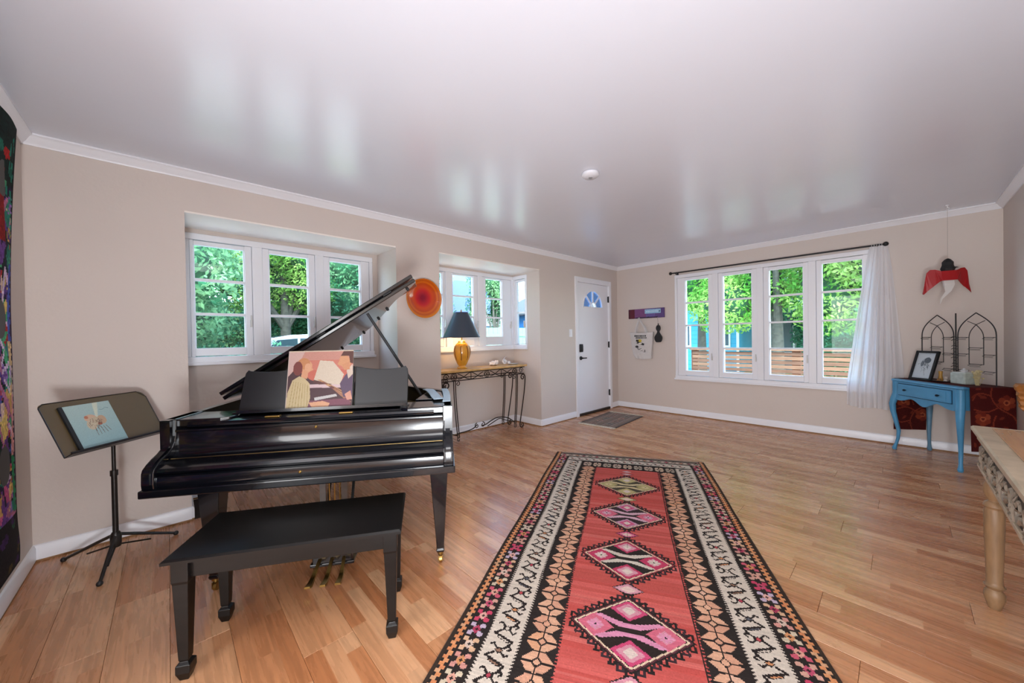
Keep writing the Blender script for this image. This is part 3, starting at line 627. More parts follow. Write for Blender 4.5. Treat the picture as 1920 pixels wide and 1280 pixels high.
# ================================================================ kilim runner
WR, LR = 1.425, 3.62
kp = Paint(WR, LR, .0052, '#2e2826')
INK = '#2a2423'; CRM = '#c9bcae'; PCH = '#cf9a78'; PNK = '#c8566a'; RED = '#c8524c'; LPK = '#d69a9c'
reds = ['#bb5650', '#c25d57', '#b64f49', '#c4655e', '#b3524b']
kp.rect(.447, .385, .972, LR-.38, reds[0])
y = .385
while y < LR-.38:
    h_ = random.uniform(.008, .03); kp.rect(.447, y, .972, min(y+h_, LR-.38), random.choice(reds)); y += h_
def mir(P): return [(WR-x, y) for x, y in P]
for flip in (0, 1):
    F = (lambda P: mir(P)) if flip else (lambda P: P)
    def rc(x0, y0, x1, y1, c):
        if flip: x0, x1 = WR-x1, WR-x0
        kp.rect(x0, y0, x1, y1, c)
    rc(0, 0, .014, LR, '#3a2f28')
    # orange wavy guard stripe
    y = 0; i = 0
    while y < LR:
        o_ = .006*(1 if i % 2 else -1); rc(.022+o_, y, .040+o_, y+.016, random.choice(['#cf8a5c', '#d39468', '#c98258', '#c99a76'])); y += .016; i += 1
    # flower band
    y = .06; i = 0
    while y < LR-.05:
        c1 = ['#c45a6c', '#c99a8a', '#bf4560', '#b9a6b8', '#d0a888', '#c98f84', '#c8b8a0'][i % 7]; c2 = ['#d9a79a', '#b8506a', '#cf9a88', '#c98c60', '#cbb4a4', '#a8405a'][(i*5) % 6]
        cx = .090
        for dx, dy in ((-.028, -.026), (.028, -.026), (-.028, .026), (.028, .026)):
            kp.poly(F([(cx+dx*.25, y+dy*.25), (cx+dx*1.25, y+dy*.55), (cx+dx*1.1, y+dy*1.35), (cx+dx*.45, y+dy*1.25)]), c1)
        kp.poly(F([(cx-.020, y), (cx, y-.024), (cx+.020, y), (cx, y+.024)]), c2); kp.poly(F([(cx-.007, y), (cx, y-.008), (cx+.007, y), (cx, y+.008)]), INK)
        y += .078; i += 1
    # ivory band with hooked S figures
    rc(.150, .14, .282, LR-.14, CRM)
    y = .14
    while y < LR-.14:
        for xx_, q in ((.150, 1), (.282, -1)): kp.poly(F([(xx_, y), (xx_-q*.012, y+.0055), (xx_, y+.011)]), CRM)
        y += .0155
    y = .20; i = 0
    while y < LR-.18:
        cx = .216; c1 = ['#b34a50', '#c98a60', CRM, '#8c6a58', '#a84250', '#5a5a60'][i % 6]; q = 1
        kp.poly(F([(cx-.020, y), (cx, y-.016), (cx+.020, y), (cx, y+.016)]), INK); kp.poly(F([(cx-.012, y), (cx, y-.009), (cx+.012, y), (cx, y+.009)]), c1)
        kp.line(F([(cx+.012, y-.010), (cx+.035, y-.026), (cx+.045, y-.014), (cx+.036, y-.006)]), .0100, INK)
        kp.line(F([(cx-.012, y-.010), (cx-.030, y-.030), (cx-.042, y-.022)]), .0085, INK)
        kp.line(F([(cx+.014, y+.010), (cx+.030, y+.024), (cx+.040, y+.016)]), .0085, INK)
        kp.line(F([(cx-.016, y+.010), (cx-.044, y+.032), (cx+.040, y+.064), (cx+.026, y+.090)]), .0105, INK)
        kp.line(F([(cx-.024, y+.048), (cx+.022, y+.066)]), .012, INK); kp.line(F([(cx-.020, y+.0495), (cx+.018, y+.0645)]), .006, c1 if i % 2 else CRM)
        y += .112; i += 1
    # dark band with petal stars
    y = .235
    while y < LR-.22:
        cx = .372; c = random.choice([PCH, '#d2a488', '#cf9c80', '#c9947a', '#d4aa92']); hh = .0485
        cg = lambda: random.choice([c, '#cfa084', '#c9967c'])
        kp.poly(F([(cx-.016, y), (cx, y-.016), (cx+.016, y), (cx, y+.016)]), cg())
        for sx in (-1, 1):
            for sy in (-1, 1):
                kp.poly(F([(cx+sx*.005, y+sy*.021), (cx+sx*.021, y+sy*.004), (cx+sx*.063, y+sy*.004+sy*.002), (cx+sx*.060, y+sy*.010), (cx+sx*.030, y+sy*.043), (cx+sx*.004, y+sy*.046)]), cg())
                kp.line(F([(cx+sx*.005, y+sy*.046), (cx+sx*.026, y+sy*.019), (cx+sx*.066, y+sy*.004)]) if 0 else F([(cx+sx*.016, y+sy*.045), (cx+sx*.018, y+sy*.02)]), .0001, INK)
        kp.line(F([(cx, y+.018), (cx, y+.079)]), .0085, INK)
        for sx in (-1, 1): kp.line(F([(cx+sx*.020, y), (cx+sx*.068, y)]), .0095, INK)
        y += .097
    # serrated edge to the red field
    y = .39
    while y < LR-.39:
        kp.poly(F([(.447, y), (.436, y+.006), (.447, y+.012)]), random.choice(reds)); y += .0165
# end borders
for (ya, sg) in ((0, 1), (LR, -1)):
    rc2 = lambda x0, a, x1, b_, c: kp.rect(x0, min(ya+sg*a, ya+sg*b_), x1, max(ya+sg*a, ya+sg*b_), c)
    rc2(.05, 0, WR-.05, .03, '#8d7b70'); rc2(.06, .03, WR-.06, .055, INK); rc2(.05, .055, WR-.05, .115, '#b9a596')
    x_ = .09; i = 0
    while x_ < WR-.08:
        c = ['#b9566a', '#b9a79b', '#c08a70', '#8e4a54', '#9aa08c'][i % 5]; yc = ya+sg*.085
        kp.poly([(x_-.026, yc), (x_, yc-.026), (x_+.026, yc), (x_, yc+.026)], INK); kp.poly([(x_-.016, yc), (x_, yc-.016), (x_+.016, yc), (x_, yc+.016)], c); x_ += .066; i += 1
    rc2(.15, .135, WR-.15, .225, CRM); rc2(.15, .225, WR-.15, .245, INK)
    x_ = .19; i = 0
    while x_ < WR-.17:
        yc = ya+sg*.18; kp.line([(x_-.03, yc-.028), (x_-.006, yc-.012), (x_-.014, yc+.01), (x_+.016, yc+.028), (x_+.03, yc+.012)], .009, INK); kp.disc(x_, yc, .008, .008, '#a85a5a'); x_ += .072; i += 1
    rc2(.30, .245, WR-.30, .375, INK); x_ = .35; i = 0
    while x_ < WR-.32:
        yc = ya+sg*.31
        for sx in (-1, 1):
            for sy in (-1, 1): kp.poly([(x_+sx*.004, yc+sy*.022), (x_+sx*.022, yc+sy*.004), (x_+sx*.040, yc+sy*.006), (x_+sx*.030, yc+sy*.045), (x_+sx*.004, yc+sy*.050)], ['#bba392', '#c3a890', '#a99a8a'][i % 3])
        kp.poly([(x_-.014, yc), (x_, yc-.014), (x_+.014, yc), (x_, yc+.014)], '#c8b09a'); x_ += .092; i += 1
# medallions down the middle
cxm = WR/2
def dia(cx, cy, a, b_, c): kp.poly([(cx-a, cy), (cx, cy-b_), (cx+a, cy), (cx, cy+b_)], c)
cy = .765; i = 0
pal = [('#a89c6e', '#c9b890', '#4c463c', '#b8a878'), ('#b98aa0', '#c9a2ae', '#3b3032', '#c2567a'), ('#b43e5c', '#c8bcae', '#2f2a28', '#c9909c'), ('#c0486e', '#cf8aa6', '#2f2624', '#c98a98'), ('#b43e5c', '#c8bcae', '#2f2a28', '#c9909c'), ('#b98aa0', '#c9a2ae', '#3b3032', '#c2567a')]
while cy < LR-.5:
    p0, p1, p2, p3 = pal[i % 6]; A, B_ = .232, .190
    # hooked outline
    for sx in (-1, 1):
        for sy in (-1, 1):
            for k in range(9):
                t = (k+.5)/9; px, py = cxm+sx*A*1.10*(1-t), cy+sy*B_*1.10*t
                kp.line([(px, py), (px+sx*.006, py+sy*.030), (px-sx*.018, py+sy*.027), (px-sx*.016, py+sy*.018)] , .0105, INK if (k+i) % 2 else '#3a2c30')
    dia(cxm, cy, A*1.10, B_*1.10, INK); dia(cxm, cy, A*1.05, B_*1.05, '#5a3038' if i % 2 else '#8c3a44'); dia(cxm, cy, A*1.0, B_*1.0, '#d8c0a4'); dia(cxm, cy, A*.95, B_*.95, p2)
    for sx in (-1, 1):
        dia(cxm+sx*A*.60, cy, A*.33, B_*.36, p0 if i % 2 == 0 else '#c8667a'); dia(cxm+sx*A*.60, cy, A*.17, B_*.19, p3)
        for k in range(8):
            a = 2*pi*k/8; kp.line([(cxm+sx*A*.60, cy), (cxm+sx*A*.60+.028*cos(a), cy+.024*sin(a))], .008, p1)
        dia(cxm+sx*A*.60, cy, .007, .007, INK)
    for sy in (-1, 1):
        dia(cxm, cy+sy*B_*.60, A*.34, B_*.33, p0); dia(cxm, cy+sy*B_*.60, A*.24, B_*.24, p3); dia(cxm, cy+sy*B_*.60, A*.13, B_*.14, '#d0bdb4')
        kp.poly([(cxm-A*.62, cy+sy*B_*.30), (cxm-A*.50, cy+sy*B_*.36), (cxm-A*.1, cy+sy*B_*.20), (cxm+A*.1, cy+sy*B_*.20), (cxm+A*.50, cy+sy*B_*.36), (cxm+A*.62, cy+sy*B_*.30), (cxm+A*.2, cy+sy*B_*.07), (cxm-A*.2, cy+sy*B_*.07)], p1)
    # small diamond between
    if cy+.26 < LR-.5:
        dia(cxm, cy+.257, .075, .048, INK); dia(cxm, cy+.257, .066, .040, p3); dia(cxm, cy+.257, .040, .025, '#d5b7ae')
    cy += .515; i += 1
dia(cxm, .50, .06, .03, '#8c3a44'); dia(cxm, .50, .04, .02, '#c9a2a0'); dia(cxm, .44, .04, .02, '#b9a0a0')
kp.noise(.05, 1)
# weft rows
row = rng.normal(1, .05, (kp.ny, 1, 1)); kp.a = np.clip(kp.a*row, 0, 1)
rug = thing('kilim_runner', 'long red flat-woven runner rug with diamond medallions in dark and ivory borders', 'rug', (3.041, 2.542, 0))
Lx, Ly = -.870, -.493; Wx, Wy = .493, -.870
def rugf(X, Y):
    wob = .006*np.sin(Y*3.1)*(X > WR/2)+.004*np.sin(Y*5.3+1)*(X < WR/2)
    x_ = X+wob; return (Wx*x_+Lx*Y, Wy*x_+Ly*Y, .0065+.0007*np.sin(X*37)*np.sin(Y*23))
kp.mesh('woven_face', mat_attr('kilim_wool', .95, .5, 700, spec=.1), rug, rugf)
bb_ = [(0, 0), (WR, 0), (WR, LR), (0, LR)]
MB().prism([(Wx*a+Lx*c, Wy*a+Ly*c) for a, c in bb_], 'z', .0005, .0055).build('rug_backing', mat('rug_backing', '#3b302a', .95), rug)

# small fringed rug by the door
sp_ = Paint(.92, .56, .008, '#6e6258')
for k in range(26):
    y = .02+k*.02; sp_.rect(0, y, .92, y+.012, ['#7c6a60', '#5f5854', '#8b7468', '#66605c', '#93827a', '#55504e'][k % 6])
for k in range(9): sp_.disc(.08+.095*k, .28+.1*(-1)**k, .05, .05, ['#8a6f66', '#74706a', '#9a7c70'][k % 3]); sp_.disc(.08+.095*k, .28+.1*(-1)**k, .02, .03, '#4f4a48')
sp_.rect(0, 0, .92, .025, '#4d4543'); sp_.rect(0, .535, .92, .56, '#4d4543'); sp_.noise(.12); sp_.a *= 1.45
sr = thing('door_mat', 'small grey-brown fringed rug on the floor in front of the white door', 'rug', (4.36, 2.62, 0), R(5))
sp_.mesh('woven_face', mat_attr('kilim_wool'), sr, lambda X, Y: (X, Y, X*0+.006))
MB().box(0, .92, 0, .56, .0005, .0055).build('rug_backing', mat('rug_backing'), sr)
fr = MB()
for x_, q in ((0, -1), (.92, 1)):
    for k in range(44):
        y = .006+k*.0127; fr.tube([(x_, y, .004), (x_+q*.03, y+random.uniform(-.006, .006), .006), (x_+q*random.uniform(.05, .075), y+random.uniform(-.012, .012), .004)], .0042, 4)
fo = fr.build('fringe', mat('cream_fringe', '#e2d8c6', .9), sr); fo['kind'] = 'stuff'

# ================================================================ console table in the second bay
ct = thing('console_table', 'wrought iron scroll console table with a tan stone top in the narrow window bay', 'table', (2.235, 3.56, 0))
CL, CD = 1.405, .31
MB().box(0, CL, 0, CD, .845, .872, b=.006).build('top', mat('tan_stone', '#c99f62', .28, noise=.18, nscale=14), ct)
ir = MB()
for y in (.03, CD-.03):
    ir.tube([(.03, y, .838), (CL-.03, y, .838)], .007, 8); ir.tube([(.05, y, .745), (CL-.05, y, .745)], .006, 8)
for x_ in (.04, CL-.04): ir.tube([(x_, .03, .838), (x_, CD-.03, .838)], .007, 8); ir.tube([(x_, .03, .745), (x_, CD-.03, .745)], .006, 8)
ir.build('frame', M_iron, ct, smooth=True)
zc = .792
for cx in (.20, .70, 1.19):
    sc = MB()
    for a in (0, 90, 180, 270):
        c = Vector((cx, .03, zc)); dv = Vector((cos(R(a)), 0, sin(R(a))))*.038
        sc.tube([c, c+dv*.5+Vector((dv.z, 0, -dv.x))*.5, c+dv, c+dv*.5-Vector((dv.z, 0, -dv.x))*.5, c], .0045, 6)
    sc.tube([(cx+.043*cos(2*pi*k/20), .03, zc+.043*sin(2*pi*k/20)) for k in range(21)], .004, 6)
    sc.build('rosette', M_iron, ct, smooth=True)
for cx in (.45, .945):
    sc = MB()
    for q in (-1, 1):
        sc.tube(bez((cx, .03, zc-.04), (cx+q*.08, .03, zc-.045), (cx+q*.13, .03, zc+.02), (cx+q*.19, .03, zc+.03)), .005, 6)
        sc.tube(bez((cx, .03, zc+.042), (cx+q*.07, .03, zc+.03), (cx+q*.10, .03, zc-.03), (cx+q*.19, .03, zc-.03)), .005, 6)
    sc.tube([(cx, .03, zc-.045), (cx, .03, zc+.045)], .005, 6); sc.build('scroll', M_iron, ct, smooth=True)
for cx in (.09, 1.31):
    sc = MB(); sc.tube(spiral((cx, .03, zc), .042, .010, 0, 480, 30), .005, 6); sc.build('scroll', M_iron, ct, smooth=True)
def console_leg(xs, y, q):
    g = MB()
    # outer bowed bar ending in scrolls top and bottom
    top_c = Vector((xs+q*.045, y, .695))
    g.tube(spiral(top_c, .012, .047, 420 if q > 0 else -240, 0 if q > 0 else 180, 30), .0075, 7)
    g.tube(bez(top_c+Vector((q*.047, 0, 0)), top_c+Vector((q*.05, 0, -.14)), (xs+q*.03, y, .30), (xs-q*.02, y, .07)), .0075, 7)
    g.tube(bez((xs-q*.02, y, .07), (xs-q*.035, y, .0), (xs+q*.03, y, -.01), (xs+q*.045, y, .03), 10), .0075, 7)
    g.tube(spiral((xs+q*.020, y, .040), .026, .008, -20 if q > 0 else 200, 300 if q > 0 else -120, 20), .006, 6)
    # inner straight pair
    for dx in (-.055, -.080):
        g.tube(bez((xs+q*dx, y, .745), (xs+q*dx, y, .5), (xs+q*(dx-.02), y, .3), (xs+q*(dx-.045), y, .065)), .006, 7)
    g.tube(spiral((xs-q*.115, y, .71), .030, .008, 90, 90+q*400, 22), .005, 6)
    g.tube(spiral((xs-q*.115, y, .045), .026, .008, 60, 60-q*330, 20), .005, 6)
    return g
for y in (.03, CD-.03):
    for xs, q in ((.14, -1), (CL-.06-.05, 1)):
        console_leg(xs, y, q).build('leg', M_iron, ct, smooth=True)
stg = MB(); ym = CD/2
stg.tube(smoothline([(.22, .03, .10), (.30, ym*.6, .10), (.45, ym, .085), (.56, ym, .10), (.63, ym, .14)], 6), .007, 7)
stg.tube(smoothline([(1.17, .03, .10), (1.10, ym*.6, .16), (.98, ym, .175), (.86, ym, .15), (.78, ym, .12), (.70, ym, .11)], 6), .007, 7)
stg.tube(smoothline([(1.17, CD-.03, .10), (1.10, ym*1.4, .13), (.98, ym, .15), (.80, ym, .09)], 6), .006, 7)
stg.tube(spiral((.625, ym, .125), .035, .010, 90, 450, 22), .006, 6); stg.tube(spiral((.72, ym, .125), .035, .010, 90, -270, 22), .006, 6)
stg.tube([(.22, .03, .10), (.22, CD-.03, .10)], .006, 6); stg.tube([(1.17, .03, .10), (1.17, CD-.03, .10)], .006, 6)
stg.build('stretcher', M_iron, ct, smooth=True)

# lamp
lp = thing('table_lamp', 'lit table lamp with a gold ceramic base and a dark blue-grey cone shade', 'lamp', (2.66, 3.735, .872))
M_gold = mat('gold_glaze', '#dc9a30', .25, coat=.5, noise=.2, nscale=9)
MB().lathe([(.062, 0), (.066, .006), (.060, .018), (.046, .026), (.044, .036), (.062, .06), (.082, .11), (.098, .17), (.101, .215), (.094, .26), (.078, .295), (.055, .318), (.044, .325), (.046, .335), (.034, .345), (.012, .350)], 36).build('base', M_gold, lp, smooth=True)
rel = MB()
for k in range(7):
    a = 2*pi*k/7-.5
    P = [Vector((r_*cos(a+dd), r_*sin(a+dd), z)) for r_, z, dd in ((.076, .10, 0), (.094, .15, .05), (.103, .20, 0), (.099, .25, -.04), (.085, .285, 0))]
    rel.tube(smoothline(P, 3), [.0015]+[.006]*11+[.0015], 6)
rel.build('relief', mat('dark_gilt', '#8a5418', .4), lp, smooth=True)
MB().lathe([(.008, .345), (.008, .42), (.016, .425), (.016, .47)], 14).build('socket', M_brass, lp, smooth=True)
MB().sphere((0, 0, .50), .030, 14, 10, sc=(1, 1, 1.2)).build('bulb', mat('lit_bulb', '#fff0d0', .5, emit='#ffb860', estr=14), lp, smooth=True)
sh = MB(); R0_, R1_ = .228, .088; Z0_, Z1_ = .388, .698; n = 48
ringf = lambda r_, z: [(r_*cos(2*pi*i/n), r_*sin(2*pi*i/n), z) for i in range(n)]
sh.loft([ringf(R0_, Z0_), ringf(R1_, Z1_), ringf(R1_-.003, Z1_), ringf(R0_-.003, Z0_), ringf(R0_, Z0_)], caps=False)
sho = sh.build('shade', mat('slate_shade', '#36404e', .42, sheen=.2, spec=.6), lp, smooth=True)
MB().tube([(R0_*cos(2*pi*i/40), R0_*sin(2*pi*i/40), Z0_) for i in range(41)], .003, 6).build('shade_rim', mat('slate_rim', '#252c38', .6), sho)
MB().tube([(0, 0, .47), (.0, .05, .56), (0, .03, .68), (0, 0, .70)], .002, 6).lathe([(.004, .70), (.010, .705), (.010, .72), (.003, .735)], 14).tube([(-.086, 0, .697), (.086, 0, .697)], .002, 6).build('harp', M_brass, lp)
lt = bpy.data.lights.new('lamp_bulb_light', 'POINT'); lt.energy = 9; lt.color = (1, .62, .28); lt.shadow_soft_size = .03
lo = bpy.data.objects.new('lamp_bulb_light', lt); COL.objects.link(lo); lo.parent = lp; lo.location = (0, 0, .44)

# ornaments at the right end of the console
def shell(name, label, x_, y_, z_, r_, m, petals=7):
    t = thing(name, label, 'ornament', (x_, y_, z_)); b = MB()
    for k in range(petals):
        a = k*.9; rr_ = r_*(.35+.09*k)
        pts = []
        for i in range(9):
            aa = a+i*.22; pts.append((rr_*cos(aa)*.9, rr_*sin(aa)*.6, .012+.5*r_*(k/petals)+.015*sin(i*1.4)))
        b.tube(pts, [.006+.011*sin(pi*(i+.5)/9) for i in range(9)], 8)
    b.sphere((0, 0, r_*.42), r_*.42, 14, 10, sc=(1.2, .9, .9)); b.build('shell', m, t, smooth=True)
    MB().lathe([(r_*.55, 0), (r_*.6, .006), (r_*.3, .012)], 20).build('foot', mat('driftwood', '#b49a78', .7), t); return t
shell('shell_ornament', 'white ruffled shell ornament on the console table, nearer the lamp', 3.17, 3.74, .872, .085, mat('white_shell', '#ebe2e0', .35))
oc = thing('shell_ornament', 'small silvery spiral shell ornament at the far right end of the console table', 'ornament', (3.36, 3.72, .872))
b = MB(); b.tube(spiral((0, 0, .040), .034, .006, 0, 620, 34, (1, 0, 0), (0, .4, .9)), [.016-.012*i/34 for i in range(35)], 8); b.sphere((.075, 0, .028), .026, 12, 8); b.tube([(-.03, 0, .06), (.0, .0, .10), (.03, 0, .115)], [.006, .004, .002], 6)
b.build('shell', mat('pearl_shell', '#d8d3d6', .3), oc, smooth=True)
dt = thing('shallow_dish', 'flat pale glass dish at the right end of the console table', 'dish', (3.50, 3.70, .872)); MB().lathe([(.03, 0), (.06, .004), (.075, .012), (.073, .015), (.055, .008), (.02, .005)], 28).build('dish', mat('pale_glass', '#c9cdd0', .15), dt, smooth=True)

# orange glass plate on the pier
pl = thing('wall_plate', 'round orange and red glass plate hung on the pier between the windows', 'plate', (1.935, YW-.01, 1.665)); pl.rotation_euler = (R(90), 0, 0)
gp = bpy.data.materials.new('orange_glass'); gp.use_nodes = True; nt = gp.node_tree; b_ = nt.nodes['Principled BSDF']
tc = nt.nodes.new('ShaderNodeTexCoord'); mp_ = nt.nodes.new('ShaderNodeMapping'); mp_.inputs['Location'].default_value = (.0, -.01, 0); nt.links.new(tc.outputs['Object'], mp_.inputs[0])
ln_ = nt.nodes.new('ShaderNodeVectorMath'); ln_.operation = 'LENGTH'; nt.links.new(mp_.outputs[0], ln_.inputs[0]); mr = nt.nodes.new('ShaderNodeMapRange'); mr.inputs[2].default_value = .205; nt.links.new(ln_.outputs['Value'], mr.inputs[0])
cr = nt.nodes.new('ShaderNodeValToRGB'); E_ = cr.color_ramp.elements; E_[0].color = (*lin('#8a0d2a'), 1); E_[0].position = .12; E_[1].color = (*lin('#d0760a'), 1); E_[1].position = 1
for p_, c_ in ((.38, '#c01c22'), (.55, '#c8440c'), (.72, '#b8400a'), (.80, '#d0660c'), (.88, '#b8480c')):
    e_ = E_.new(p_); e_.color = (*lin(c_), 1)
nt.links.new(mr.outputs[0], cr.inputs[0]); nt.links.new(cr.outputs[0], b_.inputs['Base Color']); b_.inputs['Roughness'].default_value = .12; b_.inputs['Coat Weight'].default_value = .5
MB().lathe([(.001, .012), (.05, .013), (.12, .022), (.17, .036), (.198, .052), (.203, .054), (.203, .048), (.17, .028), (.12, .014), (.05, .004), (.001, .002)], 56).build('dish', gp, pl, smooth=True)
MB().tube([(0, .15, .0), (0, .20, .0), (0, .205, .05)], .003, 6).build('hanger', M_brass, pl)

# ================================================================ plaque, tote bag, violin
pq = thing('coat_rack', 'short wall plaque painted maroon and purple with hooks beside the door corner', 'coat rack', (XW, 2.88, 1.61))
pa = Paint(.62, .155, .0045, '#6c3a6e')
for k in range(60):
    x_ = k*.0104; t = x_/.62; c = '#5a1426' if t < .18 else '#7a4878' if t < .5 else '#6a5a98' if t < .75 else '#5f4a80'
    pa.rect(x_, 0, x_+.011, .155, c)
pa.rect(.29, .075, .56, .14, '#9cc4e0'); pa.rect(.31, .10, .55, .115, '#c3dcec'); pa.rect(.12, 0, .5, .018, '#3a2448'); pa.rect(.53, .09, .55, .12, '#3a5878'); pa.rect(.0, 0, .03, .155, '#4a0f20'); pa.noise(.12)
MB().box(-.020, 0, -.312, .312, -.079, .079, b=.004).build('board', mat('plum_wood', '#5a2f5a', .5), pq)
pa.mesh('painted_face', mat_attr('print', .4), pq, lambda X, Y: (X*0-.0206, .31-X, -.0775+Y))
for y_ in (.10, -.20, -.05): MB().tube([(-.018, y_, -.055), (-.040, y_, -.065), (-.055, y_, -.080), (-.062, y_, -.065)], .004, 8).build('hook', M_blackm, pq, smooth=True)
tb = thing('tote_bag', 'white canvas tote bag with a black and yellow print hanging from the plaque', 'bag', (XW-.055, 2.945, 0))
M_can = mat('canvas', '#d2cdcb', .9, noise=.04, nscale=20, bump=.2, bscale=200)
prof_ = [(.205, 1.30), (.175, 1.12), (.150, .935), (.132, .89), (.07, .865), (.0, .86), (-.06, .845), (-.12, .85), (-.155, .88), (-.175, .96), (-.195, 1.12), (-.205, 1.305)]
def bagface(xoff, bulge):
    rows = []
    for (ya, z) in [(.205, 1.30), (.190, 1.22), (.175, 1.12), (.162, 1.02), (.150, .95), (.132, .895), (.10, .865)]:
        yb_ = -.205+(1.30-z)*.09; rows.append([(xoff-bulge*sin(pi*i/14)*(.5+.5*sin(pi*min(1, (1.31-z)/.44))) - .004*sin(i*1.9+z*20), ya+(yb_-ya)*i/14, z-.012*sin(pi*i/14)) for i in range(15)])
    return rows
b = MB(); fr_rows = bagface(-.012, .035); bk_rows = bagface(.040, -.004)
b.loft(fr_rows, closed=False); b.loft(bk_rows, closed=False)
for rws in (zip([r_[0] for r_ in fr_rows], [r_[0] for r_ in bk_rows]), zip([r_[-1] for r_ in fr_rows], [r_[-1] for r_ in bk_rows]), zip(fr_rows[-1], bk_rows[-1])):
    L2_ = list(rws); b.loft([[p for p, q in L2_], [q for p, q in L2_]], closed=False)
b.build('pouch', M_can, tb, smooth=60)
for xo in (-.014, .036):
    P = smoothline([(xo, .10, 1.29), (xo, .085, 1.38), (-.006, .045, 1.50), (-.004, .035, 1.545), (-.006, .022, 1.50), (xo, -.055, 1.38), (xo, -.085, 1.29)], 5)
    MB().loft([[(p.x, p.y-.013, p.z), (p.x, p.y+.013, p.z), (p.x-.002, p.y+.013, p.z+.001), (p.x-.002, p.y-.013, p.z+.001)] for p in P]).build('strap', M_can, tb, smooth=60)
tp = Paint(.24, .36, .004, '#d2cdcb')
for r_ in range(2):
    x_ = .02+.03*r_
    while x_ < .225: w_ = random.uniform(.008, .02); tp.rect(x_, .315-.032*r_, x_+w_*.8, .338-.032*r_, '#2a2a2c'); x_ += w_+.003
tp.disc(.12, .245, .035, .028, '#c9b23c'); tp.poly([(.05, .24), (.09, .22), (.11, .26), (.06, .27)], '#38332e'); tp.poly([(.06, .21), (.19, .17), (.20, .20), (.10, .235)], '#2c2c2c'); tp.disc(.13, .205, .03, .012, '#e8e2d8')
tp.disc(.07, .15, .03, .02, '#38383a'); tp.line([(.06, .15), (.10, .10), (.15, .12)], .008, '#48484c'); tp.line([(.14, .08), (.17, .09)], .006, '#55555a'); tp.rect(.20, .06, .212, .10, '#2c2c2e'); tp.line([(.17, .07), (.20, .06)], .005, '#444448')
def tpf(X, Y):
    z = .92+Y; yy_ = .125-X; i = (.20-yy_)/.40; return (-.0165-.037*np.sin(pi*i)*(.5+.5*np.sin(pi*np.minimum(1, (1.31-z)/.44)))-.004, yy_, z-.01)
# print only where the ink is
tpo = tp.mesh('print', mat_attr('print', .8), tb, tpf)
bm = bmesh.new(); bm.from_mesh(tpo.data); bm.faces.ensure_lookup_table(); base_ = np.array(lin('#d2cdcb')); flat = tp.a.reshape(-1, 3)
bmesh.ops.delete(bm, geom=[f for f in bm.faces if np.abs(flat[f.index]-base_).sum() < .02], context='FACES'); bm.to_mesh(tpo.data); bm.free()
vi = thing('brush_holder', 'small black violin-shaped ornament hanging under the plaque next to the tote bag', 'ornament', (XW-.03, 2.665, 1.27))
vp = [(.018, .135), (.030, .115), (.036, .09), (.030, .06), (.016, .04), (.020, .015), (.042, -.02), (.062, -.055), (.058, -.095), (.045, -.125), (.028, -.138)]
vp = vp+[(-a, c) for a, c in reversed(vp)]
MB().prism([(v.x, v.y) for v in smoothline([(a, c, 0) for a, c in vp], 2)], 'x', -.018, .012).build('body', M_blackm, vi, bevel=.005)
MB().prism([(-.006, .13), (.006, .13), (.005, .165), (-.005, .165)], 'x', -.010, .004).tube([(-.002, 0, .16), (-.012, .0, .20), (-.03, 0, .255)], .0015, 5).build('neck', M_blackm, vi)

# ================================================================ curtain rod and curtain
cr_ = thing('curtain_rod', 'long black curtain rod with round finials mounted above the four-part window', 'curtain rod', (XW, 0, 0))
MB().tube([(-.085, 2.42, 2.198), (-.085, .11, 2.195)], .0095, 12).build('rod', M_blackm, cr_, smooth=True)
for y_, z_ in ((2.435, 2.198), (.095, 2.195)): MB().sphere((-.085, y_, z_), .024, 16, 10).lathe([(.013, 0), (.013, .03)], 12).build('finial', M_blackm, cr_, smooth=True) if 0 else MB().sphere((-.085, y_, z_), .024, 16, 10).build('finial', M_blackm, cr_, smooth=True)
for y_ in (2.36, .16): MB().tube([(0, y_, 2.18), (-.07, y_, 2.18), (-.085, y_, 2.19)], .006, 8).box(-.006, 0, y_-.015, y_+.015, 2.14, 2.22).build('bracket', M_blackm, cr_)
cu = thing('curtain', 'sheer white curtain gathered at the right end of the black rod', 'curtain', (XW-.085, 0, 0))
nz, nu = 44, 120
def curt(off, amp, ph):
    rows = []
    for j in range(nz+1):
        t = j/nz; z = 2.185-t*1.775
        ya = .215+.205*min(1, t*1.15)**.9; yb_ = .075-.105*min(1, t*1.3)**.8
        a_ = amp*(.25+.75*min(1, t*1.6)); row = []
        for i in range(nu+1):
            s = i/nu; w_ = (s+.035*sin(s*11+ph)+.02*sin(s*23))*2*pi*6.5+ph; y_ = ya+(yb_-ya)*s+.006*sin(w_*1.0+1.3+t*2)
            dx = a_*(.6*sin(w_+.9*sin(t*2.5+ph))+.3*sin(w_*2.3+t*3)+.25*sin(w_*.45+2-t*3)); zz = z+(-.012*sin(s*9) if j == nz else 0)-.03*t*sin(s*3.0)
            row.append((off+dx*.9, y_, zz))
        rows.append(row)
    return rows
MS = mat_sheer('sheer_white', '#fbfafc', .14)
MB().loft(curt(0, .030, 0), closed=False).build('drape', MS, cu, smooth=80)
b = MB()
for k in range(7):
    y_ = .205-.02*k; b.tube([(.013*cos(2*pi*i/14), y_, 2.195+.013*sin(2*pi*i/14)) for i in range(15)], .0022, 5)
b.build('heading_rings', mat('white_metal'), cu)

